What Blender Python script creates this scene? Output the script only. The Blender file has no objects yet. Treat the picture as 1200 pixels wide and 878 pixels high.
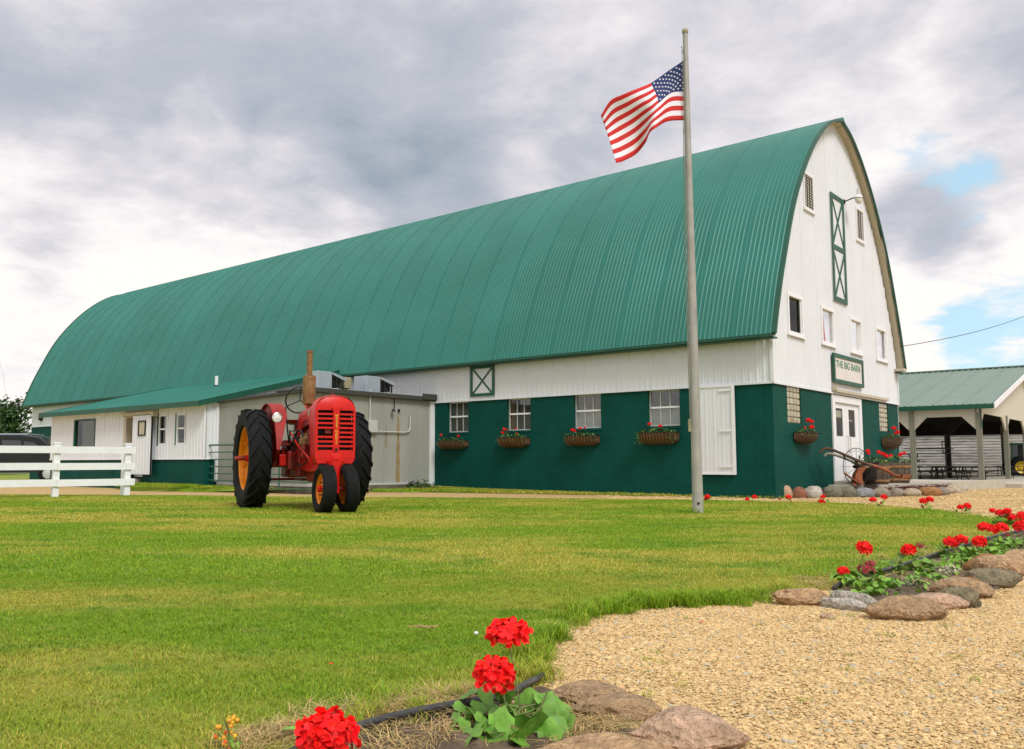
import bpy, math, random
import numpy as np
from mathutils import Vector, Matrix, noise
R = math.radians
random.seed(7)
SC = bpy.context.scene
COL = SC.collection
D = bpy.data

# ------------------------------------------------------------------ camera
cam = D.cameras.new("camera"); co = D.objects.new("camera", cam); COL.objects.link(co)
cam.sensor_fit = 'HORIZONTAL'; cam.sensor_width = 36; cam.lens = 1036.5/1200*36
cam.shift_x = (600-563.8)/1200; cam.shift_y = (445-439)/1200
cam.clip_start = .05; cam.clip_end = 6000
co.location = (0, 0, .7); co.rotation_euler = (R(90+5.41), 0, 0)
SC.camera = co
# ------------------------------------------------------------------ light and sky
SUN_EL, SUN_AZ = 48, 155          # azimuth clockwise from +Y
w = D.worlds.new("World"); SC.world = w; w.use_nodes = True
def sky():
    nt = w.node_tree; N = nt.nodes; L = nt.links; N.clear()
    out = N.new('ShaderNodeOutputWorld'); bg = N.new('ShaderNodeBackground'); bg.inputs[1].default_value = .1
    L.new(bg.outputs[0], out.inputs[0])
    st = N.new('ShaderNodeTexSky'); st.sky_type = 'NISHITA'; st.sun_disc = False
    st.sun_elevation = R(SUN_EL); st.sun_rotation = R(SUN_AZ)
    tc = N.new('ShaderNodeTexCoord'); dirv = tc.outputs['Generated']
    def M(op, a, b=None, c=None):
        n = N.new('ShaderNodeMath'); n.operation = op
        for i, q in enumerate((a, b, c)):
            if q is None: continue
            if isinstance(q, (int, float)): n.inputs[i].default_value = q
            else: L.new(q, n.inputs[i])
        return n.outputs[0]
    def mr(v, a, b, lo=0., hi=1., smooth=True):
        n = N.new('ShaderNodeMapRange'); n.interpolation_type = 'SMOOTHSTEP' if smooth else 'LINEAR'
        L.new(v, n.inputs[0]); n.inputs[1].default_value = a; n.inputs[2].default_value = b
        n.inputs[3].default_value = lo; n.inputs[4].default_value = hi
        return n.outputs[0]
    sep = N.new('ShaderNodeSeparateXYZ'); L.new(dirv, sep.inputs[0])
    x, y, z = sep.outputs
    zz = M('ADD', M('MAXIMUM', z, 0.), .22)
    cmb = N.new('ShaderNodeCombineXYZ'); L.new(M('DIVIDE', x, zz), cmb.inputs[0]); L.new(M('DIVIDE', y, zz), cmb.inputs[1])
    def nz(scale, det, rough, off, dist=0.):
        mp = N.new('ShaderNodeMapping'); mp.inputs[1].default_value = off; L.new(cmb.outputs[0], mp.inputs[0])
        n = N.new('ShaderNodeTexNoise'); n.inputs['Scale'].default_value = scale; n.inputs['Detail'].default_value = det
        n.inputs['Roughness'].default_value = rough; n.inputs['Distortion'].default_value = dist
        L.new(mp.outputs[0], n.inputs['Vector']); return n.outputs[0]
    big = nz(.9, 7, .52, (3.1, 1.7, 0), .15); fine = nz(2.9, 10, .60, (8.3, 2.2, 1), .25); wisp = nz(6.5, 9, .62, (1.3, 9.2, 4), .2)
    def lobe(px, py, rad, k):                    # a cloud mass around a fixed direction of the sky
        v = Vector(((px-563.8), 1036.5, -(py-445))); v.rotate(Matrix.Rotation(R(5.41), 3, 'X')); v.normalize()
        d = N.new('ShaderNodeVectorMath'); d.operation = 'DOT_PRODUCT'; L.new(dirv, d.inputs[0]); d.inputs[1].default_value = v
        return M('MULTIPLY', mr(d.outputs['Value'], math.cos(R(rad)), 1.), k)
    def total(base, lst):
        for q in lst: base = M('ADD', base, q)
        return base
    # darkness of the cloud deck
    dk = total(M('ADD', M('ADD', M('MULTIPLY', big, .48), M('MULTIPLY', fine, .80)), M('MULTIPLY', wisp, .36)), [
        -.19,
        lobe(260, 110, 20, .27), lobe(560, 190, 13, .20), lobe(470, 230, 8, .14), lobe(90, 170, 12, .12), lobe(330, 200, 9, .14), lobe(700, 60, 14, .06),
        lobe(120, 260, 12, -.19), lobe(330, 275, 8, -.22), lobe(40, 400, 14, -.06), lobe(170, 330, 6, -.10), lobe(240, 135, 3, -.16), lobe(395, 217, 2.2, -.1),
        lobe(1110, 350, 11, -.20), lobe(960, 70, 14, .07), lobe(1180, 130, 12, .07), lobe(205, 180, 2.5, -.12), lobe(450, 170, 2.5, -.10), lobe(610, 205, 3, -.10), lobe(420, 265, 3, -.12), lobe(1120, 60, 4, -.10), lobe(900, 150, 5, -.08), lobe(760, 120, 9, .06), lobe(650, 30, 10, .04), lobe(1120, 300, 3, .22), lobe(1070, 262, 4, .22),
        lobe(1195, 60, 5, .18), lobe(1130, 230, 5, .05), lobe(60, 285, 3, .13), lobe(620, 310, 5, .05), lobe(1000, 150, 5, -.06)])
    t = mr(dk, .50, 1.22, 0, 1, False)
    rmp = N.new('ShaderNodeValToRGB'); e = rmp.color_ramp.elements
    e[0].position = 0; e[0].color = (1.05, .97, .92, 1); e[1].position = 1; e[1].color = (.335, .39, .465, 1)
    for p, c in ((.14, (.92, .89, .90)), (.34, (.72, .70, .74)), (.56, (.53, .545, .61)), (.80, (.43, .47, .54))):
        q = e.new(p); q.color = c+(1,)
    L.new(t, rmp.inputs[0])
    ccol = N.new('ShaderNodeVectorMath'); ccol.operation = 'SCALE'; L.new(rmp.outputs[0], ccol.inputs[0]); ccol.inputs['Scale'].default_value = 7.0
    # holes showing blue
    hole = total(M('ADD', M('MULTIPLY', wisp, .75), M('MULTIPLY', fine, .35)), [
        lobe(1030, 168, 3.2, .15), lobe(1075, 187, 2.6, .10), lobe(1115, 192, 3.2, .17), lobe(1150, 228, 3.0, .14), lobe(1150, 330, 5, .10), lobe(1080, 290, 3, .10), lobe(1195, 395, 5, .30), lobe(1095, 405, 4, .16)])
    hm = mr(hole, .70, .98)
    blue = N.new('ShaderNodeMixRGB'); blue.blend_type = 'MIX'; blue.inputs[0].default_value = .55
    L.new(st.outputs[0], blue.inputs[1]); blue.inputs[2].default_value = (4.4, 6.6, 7.6, 1)
    mx = N.new('ShaderNodeMixRGB'); L.new(hm, mx.inputs[0]); L.new(ccol.outputs[0], mx.inputs[1]); L.new(blue.outputs[0], mx.inputs[2])
    L.new(mx.outputs[0], bg.inputs[0])
sky()
sl = D.lights.new("sun", 'SUN'); sl.energy = 1.6; sl.angle = R(20); sl.color = (1, .975, .94)
so = D.objects.new("sun", sl); COL.objects.link(so)
sd = Vector((math.sin(R(SUN_AZ))*math.cos(R(SUN_EL)), math.cos(R(SUN_AZ))*math.cos(R(SUN_EL)), math.sin(R(SUN_EL))))
so.rotation_euler = (-sd).to_track_quat('-Z', 'Y').to_euler()
SC.view_settings.view_transform = 'Standard'; SC.view_settings.look = 'None'
SC.view_settings.exposure = .58; SC.view_settings.gamma = 1
SC.render.engine = 'CYCLES'

# ------------------------------------------------------------------ materials
def nn(nt, t, **k):
    n = nt.nodes.new(t)
    for a, b in k.items(): setattr(n, a, b)
    return n
def mat(name, col, rough=.6, metal=0., var=.12, scale=3., bump=0., bscale=40., col2=None, mixs=None, spec=.5, rnd=0., stretch=(1, 1, 1), attr=None, lo=.35, hi=.65, dirt=None):
    """Procedural surface: base colour varied by world-space noise, optional second colour patches, bump, per-object variation."""
    m = D.materials.new(name); m.use_nodes = True; nt = m.node_tree; L = nt.links
    b = nt.nodes['Principled BSDF']; b.inputs['Roughness'].default_value = rough; b.inputs['Metallic'].default_value = metal
    b.inputs['Specular IOR Level'].default_value = spec
    g = nn(nt, 'ShaderNodeNewGeometry'); mp = nn(nt, 'ShaderNodeMapping'); mp.inputs[3].default_value = stretch
    L.new(g.outputs['Position'], mp.inputs[0])
    n1 = nn(nt, 'ShaderNodeTexNoise'); n1.inputs['Scale'].default_value = scale; n1.inputs['Detail'].default_value = 8; n1.inputs['Roughness'].default_value = .65
    L.new(mp.outputs[0], n1.inputs['Vector'])
    mr = nn(nt, 'ShaderNodeMapRange'); L.new(n1.outputs[0], mr.inputs[0]); mr.inputs[1].default_value = .3; mr.inputs[2].default_value = .7
    mr.inputs[3].default_value = 1-var; mr.inputs[4].default_value = 1+var
    base = nn(nt, 'ShaderNodeRGB'); base.outputs[0].default_value = tuple(col)+(1,)
    cur = base.outputs[0]
    if col2:
        n2 = nn(nt, 'ShaderNodeTexNoise'); n2.inputs['Scale'].default_value = mixs or scale*.6; n2.inputs['Detail'].default_value = 9; n2.inputs['Roughness'].default_value = .7
        L.new(mp.outputs[0], n2.inputs['Vector'])
        r2 = nn(nt, 'ShaderNodeMapRange'); L.new(n2.outputs[0], r2.inputs[0]); r2.inputs[1].default_value = lo; r2.inputs[2].default_value = hi
        mx = nn(nt, 'ShaderNodeMixRGB'); L.new(r2.outputs[0], mx.inputs[0]); L.new(cur, mx.inputs[1]); mx.inputs[2].default_value = tuple(col2)+(1,)
        cur = mx.outputs[0]
    if attr:
        at = nn(nt, 'ShaderNodeAttribute'); at.attribute_name = attr
        mm = nn(nt, 'ShaderNodeMixRGB', blend_type='MULTIPLY'); mm.inputs[0].default_value = 1; L.new(cur, mm.inputs[1]); L.new(at.outputs['Color'], mm.inputs[2]); cur = mm.outputs[0]
    f = mr.outputs[0]
    if rnd:
        oi = nn(nt, 'ShaderNodeObjectInfo'); rr = nn(nt, 'ShaderNodeMapRange'); L.new(oi.outputs['Random'], rr.inputs[0])
        rr.inputs[3].default_value = 1-rnd; rr.inputs[4].default_value = 1+rnd
        mu = nn(nt, 'ShaderNodeMath', operation='MULTIPLY'); L.new(f, mu.inputs[0]); L.new(rr.outputs[0], mu.inputs[1]); f = mu.outputs[0]
    vs = nn(nt, 'ShaderNodeVectorMath', operation='SCALE'); L.new(cur, vs.inputs[0]); L.new(f, vs.inputs['Scale'])
    cur = vs.outputs[0]
    if dirt:                                     # specks and scuffs (colour, amount)
        n3 = nn(nt, 'ShaderNodeTexNoise'); n3.inputs['Scale'].default_value = dirt[2]; n3.inputs['Detail'].default_value = 10; n3.inputs['Roughness'].default_value = .75
        L.new(mp.outputs[0], n3.inputs['Vector'])
        r3 = nn(nt, 'ShaderNodeMapRange'); L.new(n3.outputs[0], r3.inputs[0]); r3.inputs[1].default_value = dirt[1]; r3.inputs[2].default_value = dirt[1]+.06
        m3 = nn(nt, 'ShaderNodeMixRGB'); L.new(r3.outputs[0], m3.inputs[0]); L.new(cur, m3.inputs[1]); m3.inputs[2].default_value = tuple(dirt[0])+(1,)
        cur = m3.outputs[0]
    L.new(cur, b.inputs['Base Color'])
    if bump:
        nb = nn(nt, 'ShaderNodeTexNoise'); nb.inputs['Scale'].default_value = bscale; nb.inputs['Detail'].default_value = 6
        L.new(mp.outputs[0], nb.inputs['Vector']); bp = nn(nt, 'ShaderNodeBump'); bp.inputs['Strength'].default_value = min(1, bump); bp.inputs['Distance'].default_value = .02*max(1, bump)
        L.new(nb.outputs[0], bp.inputs['Height']); L.new(bp.outputs[0], b.inputs['Normal'])
    return m
M = {}
M['roof'] = mat('green_roof_metal', (.011, .150, .114), .44, .0, .10, .5, .04, 3, rnd=.045, spec=.42, col2=(.015, .170, .132), mixs=.35)
M['trim'] = mat('dark_green_trim', (.007, .080, .045), .5, 0, .12, 2)
M['white'] = mat('white_siding', (.70, .725, .755), .5, 0, .04, 1.2, .05, 6, rnd=.012, dirt=((.5, .46, .40), .71, 7), spec=.35)
M['white2'] = mat('white_paint', (.79, .80, .81), .5, 0, .05, 5, .1, 30, dirt=((.45, .42, .38), .70, 14))
M['soffit'] = mat('cream_soffit', (.50, .45, .33), .6, 0, .06, 2)
M['greenwall'] = mat('green_block_paint', (.002, .062, .047), .65, 0, .2, 1.6, .25, 14, dirt=((.045, .13, .105), .665, 7), spec=.12)
M['bumpc'] = mat('grey_painted_concrete', (.33, .335, .30), .8, 0, .10, 1.4, .3, 25, col2=(.26, .275, .235), mixs=.9, stretch=(1, 1, .35), dirt=((.16, .14, .10), .72, 6))
M['plinth'] = mat('stained_plinth', (.16, .13, .09), .9, 0, .25, 4, .4, 30, col2=(.07, .06, .045))
M['roofedge'] = mat('tar_roof_edge', (.05, .05, .038), .85, 0, .3, 6, .3, 20)
M['concrete'] = mat('walk_concrete', (.46, .42, .34), .85, 0, .10, 3, .2, 40)
M['dark'] = mat('dark_interior', (.012, .012, .013), .9, 0, .2, 2)
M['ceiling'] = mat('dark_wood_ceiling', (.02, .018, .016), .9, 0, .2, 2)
M['wood'] = mat('brown_wood', (.22, .12, .05), .7, 0, .2, 6, .2, 30, stretch=(1, 1, .2))
M['post'] = mat('treated_post', (.20, .20, .15), .8, 0, .18, 5, .3, 30, stretch=(1, 1, .15))
M['pole'] = mat('galvanised_pole', (.40, .385, .34), .6, .15, .10, 3, .1, 30, col2=(.31, .295, .265), mixs=4, dirt=((.12, .11, .10), .70, 18))
M['steel'] = mat('grey_sheet_metal', (.42, .47, .53), .42, .35, .08, 4)
M['steeld'] = mat('dark_machine_metal', (.02, .022, .022), .6, .3, .3, 10)
M['beige'] = mat('beige_enamel', (.33, .29, .17), .6, 0, .12, 5)
M['conduit'] = mat('conduit_grey', (.55, .56, .53), .5, .2, .06, 6)
M['black'] = mat('black_rubber', (.014, .015, .015), .65, 0, .2, 8, .15, 40)
M['tyre'] = mat('tyre_rubber', (.0075, .0085, .009), .8, 0, .3, 9, .2, 60, col2=(.020, .019, .017), mixs=5, lo=.55, hi=.8, spec=.2)
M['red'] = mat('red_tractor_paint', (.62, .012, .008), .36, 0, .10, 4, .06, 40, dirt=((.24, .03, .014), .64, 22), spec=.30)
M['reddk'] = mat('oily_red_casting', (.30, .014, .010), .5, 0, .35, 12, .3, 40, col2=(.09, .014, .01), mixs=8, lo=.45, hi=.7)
M['redshade'] = mat('shaded_red_fender', (.30, .016, .012), .55, 0, .2, 5, .1, 30, spec=.3)  # darker red puts the fender's shade into its colour
M['orange'] = mat('orange_rim_paint', (.78, .27, .012), .42, 0, .10, 5, .05, 30, dirt=((.25, .07, .01), .69, 16))
M['rust'] = mat('rusty_steel', (.24, .10, .035), .8, .1, .3, 14, .35, 50, col2=(.33, .20, .07), mixs=9)
M['muffler'] = mat('weathered_muffler', (.27, .16, .055), .75, .1, .22, 12, .3, 40, col2=(.17, .065, .02), mixs=10)
M['plough'] = mat('orange_rust_plough', (.36, .10, .028), .7, .1, .3, 16, .3, 40, col2=(.15, .05, .02), mixs=8)
M['plwood'] = mat('old_handle_wood', (.075, .045, .028), .8, 0, .3, 12, .2, 40)
M['iron'] = mat('black_iron', (.018, .017, .016), .6, .4, .3, 12)
M['chrome'] = mat('bright_metal', (.65, .65, .62), .22, .9, .05, 8)
M['lens'] = mat('lamp_lens', (.75, .75, .70), .12, .0, .05, 30, spec=.8)
M['yellow'] = mat('yellow_lettering', (.75, .42, .03), .5)
M['gtext'] = mat('green_lettering', (.06, .22, .14), .6, 0, .2, 12)
M['signw'] = mat('sign_white', (.70, .66, .62), .5, 0, .04, 3)
M['flagred'] = mat('flag_red', (.56, .012, .008), .75, 0, .05, 3)
M['flagwhite'] = mat('flag_white', (.80, .76, .80), .75, 0, .04, 3)
M['flagblue'] = mat('flag_blue', (.007, .022, .12), .75, 0, .08, 3)
M['curtain'] = mat('white_curtain', (.62, .62, .60), .8, 0, .05, 6, .1, 20)
M['screen'] = mat('grey_window_screen', (.10, .105, .10), .8, 0, .08, 9)
M['redcloth'] = mat('red_cloth', (.40, .03, .03), .8, 0, .2, 12)
M['gateg'] = mat('green_gate_paint', (.035, .12, .075), .5, .1, .15, 8)
M['coco'] = mat('coconut_liner', (.085, .052, .022), .95, 0, .4, 40, .6, 90, col2=(.06, .032, .014), mixs=25)
M['leaf'] = mat('geranium_leaf', (.13, .30, .030), .55, 0, .25, 25, .15, 60, rnd=.2, attr='tint')
M['leafdk'] = mat('trailing_leaf', (.055, .14, .022), .6, 0, .35, 14, attr='tint')
M['stem'] = mat('plant_stem', (.16, .20, .06), .6, 0, .2, 20)
M['petal'] = mat('red_petal', (.92, .010, .008), .6, 0, .10, 40, attr='tint', spec=.25)
M['petalf'] = mat('faded_petal', (.36, .035, .035), .8, 0, .3, 40, attr='tint')
M['petaly'] = mat('yellow_petal', (.75, .35, .04), .7, 0, .2, 60, attr='tint')
M['petalw'] = mat('dusty_leaf', (.42, .48, .40), .8, 0, .2, 40, attr='tint')
M['soil'] = mat('dark_soil', (.10, .068, .040), .95, 0, .4, 9, .9, 45, col2=(.14, .10, .06), mixs=14)
M['mulch'] = mat('red_mulch', (.13, .035, .018), .95, 0, .5, 22, 1, 60, col2=(.06, .02, .012), mixs=30, attr='tint')
M['bark'] = mat('tree_bark', (.06, .045, .03), .9, 0, .3, 12, .5, 30)
M['treeleaf'] = mat('tree_foliage', (.035, .085, .018), .6, 0, .35, 3, rnd=0, attr='tint')
M['barrel'] = mat('barrel_wood', (.10, .075, .05), .85, 0, .3, 12, .3, 40, rnd=.15)
M['carpaint'] = mat('black_car_paint', (.012, .016, .016), .22, .2, .1, 4)
M['carglass'] = mat('car_glass', (.03, .038, .038), .06, 0, .05, 4, spec=.9)
M['shroof'] = mat('pale_green_roof_metal', (.17, .245, .195), .45, .1, .06, 2, rnd=.04)
M['cream'] = mat('cream_siding', (.56, .53, .43), .6, 0, .05, 2)
M['board'] = mat('weathered_white_board', (.62, .60, .56), .85, 0, .12, 6, .3, 30, rnd=.10, col2=(.20, .175, .15), mixs=3.2, stretch=(.35, .35, 3.5), lo=.5, hi=.66)
M['jdgreen'] = mat('green_tractor_paint', (.012, .11, .035), .35, 0, .1, 5)
M['jdyellow'] = mat('yellow_wheel_paint', (.75, .50, .02), .45, 0, .1, 5)
M['table'] = mat('dark_table_wood', (.035, .034, .03), .8, 0, .3, 5)
M['glassblock'] = mat('glass_block', (.36, .33, .20), .10, 0, .25, 7, .5, 9, spec=.9, rnd=.14)
M['mortar'] = mat('cream_mortar', (.45, .42, .33), .8)
def glass(name, refl, tint=(1, 1, 1), rough=.01):
    m = D.materials.new(name); m.use_nodes = True; nt = m.node_tree; nt.nodes.clear(); L = nt.links
    o = nn(nt, 'ShaderNodeOutputMaterial'); mx = nn(nt, 'ShaderNodeMixShader'); t = nn(nt, 'ShaderNodeBsdfTransparent'); gl = nn(nt, 'ShaderNodeBsdfGlossy')
    t.inputs[0].default_value = tuple(tint)+(1,); gl.inputs['Roughness'].default_value = rough; gl.inputs[0].default_value = (1, 1, 1, 1)
    nb = nn(nt, 'ShaderNodeTexNoise'); nb.inputs['Scale'].default_value = 2.2; bp = nn(nt, 'ShaderNodeBump'); bp.inputs['Strength'].default_value = .12; bp.inputs['Distance'].default_value = .02
    g = nn(nt, 'ShaderNodeNewGeometry'); L.new(g.outputs['Position'], nb.inputs['Vector']); L.new(nb.outputs[0], bp.inputs['Height']); L.new(bp.outputs[0], gl.inputs['Normal'])
    mx.inputs[0].default_value = refl; L.new(t.outputs[0], mx.inputs[1]); L.new(gl.outputs[0], mx.inputs[2]); L.new(mx.outputs[0], o.inputs[0])
    return m
M['glass'] = glass('window_glass', .07, (.75, .78, .76)); M['mirror'] = glass('reflective_glass', .88, (.6, .6, .6)); M['glassd'] = glass('dim_glass', .05, (.8, .8, .75))

# ------------------------------------------------------------------ mesh builder
class MB:
    def __init__(s): s.v = []; s.f = []; s.mi = []; s.t = []; s.cur = 0; s.tint = None
    def add(s, vs, fs):
        o = len(s.v); s.v += [tuple(a) for a in vs]; s.f += [tuple(i+o for i in f) for f in fs]; s.mi += [s.cur]*len(fs)
        if s.tint is not None: s.t += [s.tint]*len(vs)
        elif s.t: s.t += [1.]*len(vs)
        return s
    def bx(s, p, q, rot=None, piv=None):
        a = [min(p[i], q[i]) for i in range(3)]; b = [max(p[i], q[i]) for i in range(3)]
        vs = [Vector((x, y, z)) for x in (a[0], b[0]) for y in (a[1], b[1]) for z in (a[2], b[2])]
        if rot is not None:
            c = Vector(piv) if piv is not None else (Vector(a)+Vector(b))/2
            vs = [rot @ (v-c)+c for v in vs]
        return s.add(vs, [(0, 1, 3, 2), (4, 6, 7, 5), (0, 4, 5, 1), (2, 3, 7, 6), (0, 2, 6, 4), (1, 5, 7, 3)])
    def bar(s, a, b, w, h, up=(0, 0, 1)):
        a, b = Vector(a), Vector(b); d = (b-a).normalized(); sx = d.cross(Vector(up))
        if sx.length < 1e-4: sx = d.cross(Vector((1, 0, 0)))
        sx.normalize(); uz = sx.cross(d)
        vs = [p+sx*(i*w/2)+uz*(j*h/2) for p in (a, b) for i, j in ((-1, -1), (1, -1), (1, 1), (-1, 1))]
        return s.add(vs, [(0, 3, 2, 1), (4, 5, 6, 7), (0, 1, 5, 4), (1, 2, 6, 5), (2, 3, 7, 6), (3, 0, 4, 7)])
    def tube(s, pts, r, n=8, caps=True, closed=False):
        pts = [Vector(p) for p in pts]; k = len(pts); rs = r if isinstance(r, (list, tuple)) else [r]*k
        vs = []; prev = None
        for i, p in enumerate(pts):
            if closed: t = pts[(i+1) % k]-pts[i-1]
            else: t = pts[min(i+1, k-1)]-pts[max(i-1, 0)]
            t.normalize()
            if prev is None:
                a = Vector((0, 0, 1)) if abs(t.z) < .9 else Vector((1, 0, 0)); u = t.cross(a).normalized()
            else: u = (prev-t*prev.dot(t)).normalized()
            prev = u; ww = t.cross(u)
            for j in range(n):
                an = 2*math.pi*j/n; vs.append(p+(u*math.cos(an)+ww*math.sin(an))*rs[i])
        fs = []
        for i in range(k if closed else k-1):
            i2 = (i+1) % k
            for j in range(n): fs.append((i*n+j, i*n+(j+1) % n, i2*n+(j+1) % n, i2*n+j))
        if caps and not closed: fs += [tuple(range(n))[::-1], tuple(range((k-1)*n, k*n))]
        return s.add(vs, fs)
    def lathe(s, prof, c=(0, 0, 0), ax='z', n=24, arc=(0, 2*math.pi), closed=False):
        """prof: (radius, height along axis)"""
        full = abs(arc[1]-arc[0]-2*math.pi) < 1e-6; k = n if full else n+1; vs = []; c = Vector(c)
        for i in range(k):
            a = arc[0]+(arc[1]-arc[0])*i/n; ca, sa = math.cos(a), math.sin(a)
            for r, h in prof:
                p = {'z': (r*ca, r*sa, h), 'y': (r*ca, h, r*sa), 'x': (h, r*ca, r*sa)}[ax]; vs.append(c+Vector(p))
        m = len(prof); fs = []
        for i in range(n):
            i2 = (i+1) % k
            for j in range(m if closed else m-1):
                j2 = (j+1) % m; fs.append((i*m+j, i2*m+j, i2*m+j2, i*m+j2))
        return s.add(vs, fs)
    def ext(s, poly, vec):
        poly = [Vector(p) for p in poly]; n = len(poly); vec = Vector(vec)
        return s.add(poly+[p+vec for p in poly], [tuple(range(n))[::-1], tuple(range(n, 2*n))]+[(i, (i+1) % n, (i+1) % n+n, i+n) for i in range(n)])
    def loft(s, secs, caps=True):
        n = len(secs[0]); vs = [p for q in secs for p in q]
        fs = [(i*n+j, i*n+(j+1) % n, (i+1)*n+(j+1) % n, (i+1)*n+j) for i in range(len(secs)-1) for j in range(n)]
        if caps: fs += [tuple(range(n))[::-1], tuple(range((len(secs)-1)*n, len(secs)*n))]
        return s.add(vs, fs)
    def build(s, name, mats, parent=None, smooth=None, bevel=0, loc=None, rot=None):
        me = D.meshes.new(name); me.from_pydata([tuple(v) for v in s.v], [], s.f)
        mats = mats if isinstance(mats, (list, tuple)) else [mats]
        for m in mats: me.materials.append(M[m] if isinstance(m, str) else m)
        if len(mats) > 1: me.polygons.foreach_set('material_index', s.mi)
        at = me.color_attributes.new('tint', 'FLOAT_COLOR', 'POINT')
        tt = s.t+[1.]*(len(s.v)-len(s.t)); arr = np.ones((len(s.v), 4), np.float32)
        if s.t:
            q = np.array([(x, x, x) if isinstance(x, (int, float)) else x for x in tt], np.float32); arr[:, :3] = q
        at.data.foreach_set('color', arr.ravel())
        if smooth is not None:
            me.shade_smooth()
            if smooth < 180: me.set_sharp_from_angle(angle=R(smooth))
        me.validate(); me.update()
        o = D.objects.new(name, me); COL.objects.link(o)
        if parent: o.parent = parent
        if loc is not None: o.location = loc
        if rot is not None: o.rotation_euler = rot
        if bevel:
            b = o.modifiers.new('bevel', 'BEVEL'); b.width = bevel; b.segments = 2; b.limit_method = 'ANGLE'; b.angle_limit = R(35)
        return o
def fixn(o):
    import bmesh
    b = bmesh.new(); b.from_mesh(o.data); bmesh.ops.recalc_face_normals(b, faces=b.faces); b.to_mesh(o.data); b.free()
def tag(o, label, cat, group=None, kind=None):
    o['label'] = label; o['category'] = cat
    if group: o['group'] = group
    if kind: o['kind'] = kind
    return o
def thing(name, label, cat, loc=(0, 0, 0), rz=0, group=None):
    o = D.objects.new(name, None); COL.objects.link(o); o.location = loc; o.rotation_euler = (0, 0, rz); o.empty_display_size = .1
    return tag(o, label, cat, group)
def struct(o): o['kind'] = 'structure'; return o
def copy_tree(o, parent=None, loc=None, rz=None):
    c = o.copy(); COL.objects.link(c); c.parent = parent
    if loc is not None: c.location = loc
    if rz is not None: c.rotation_euler = (0, 0, rz)
    for ch in list(o.children): copy_tree(ch, c)
    return c
BARN_AZ = R(49.843-9.686+9.686)
CB = Vector((5.816, 17.566, 0)); AZ = math.atan2(.76433, .64483)
ex = Vector((math.cos(AZ), math.sin(AZ), 0)); ey = Vector((-math.sin(AZ), math.cos(AZ), 0))
def W(u, v, z=0): return CB+ex*u+ey*v+Vector((0, 0, z))

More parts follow.
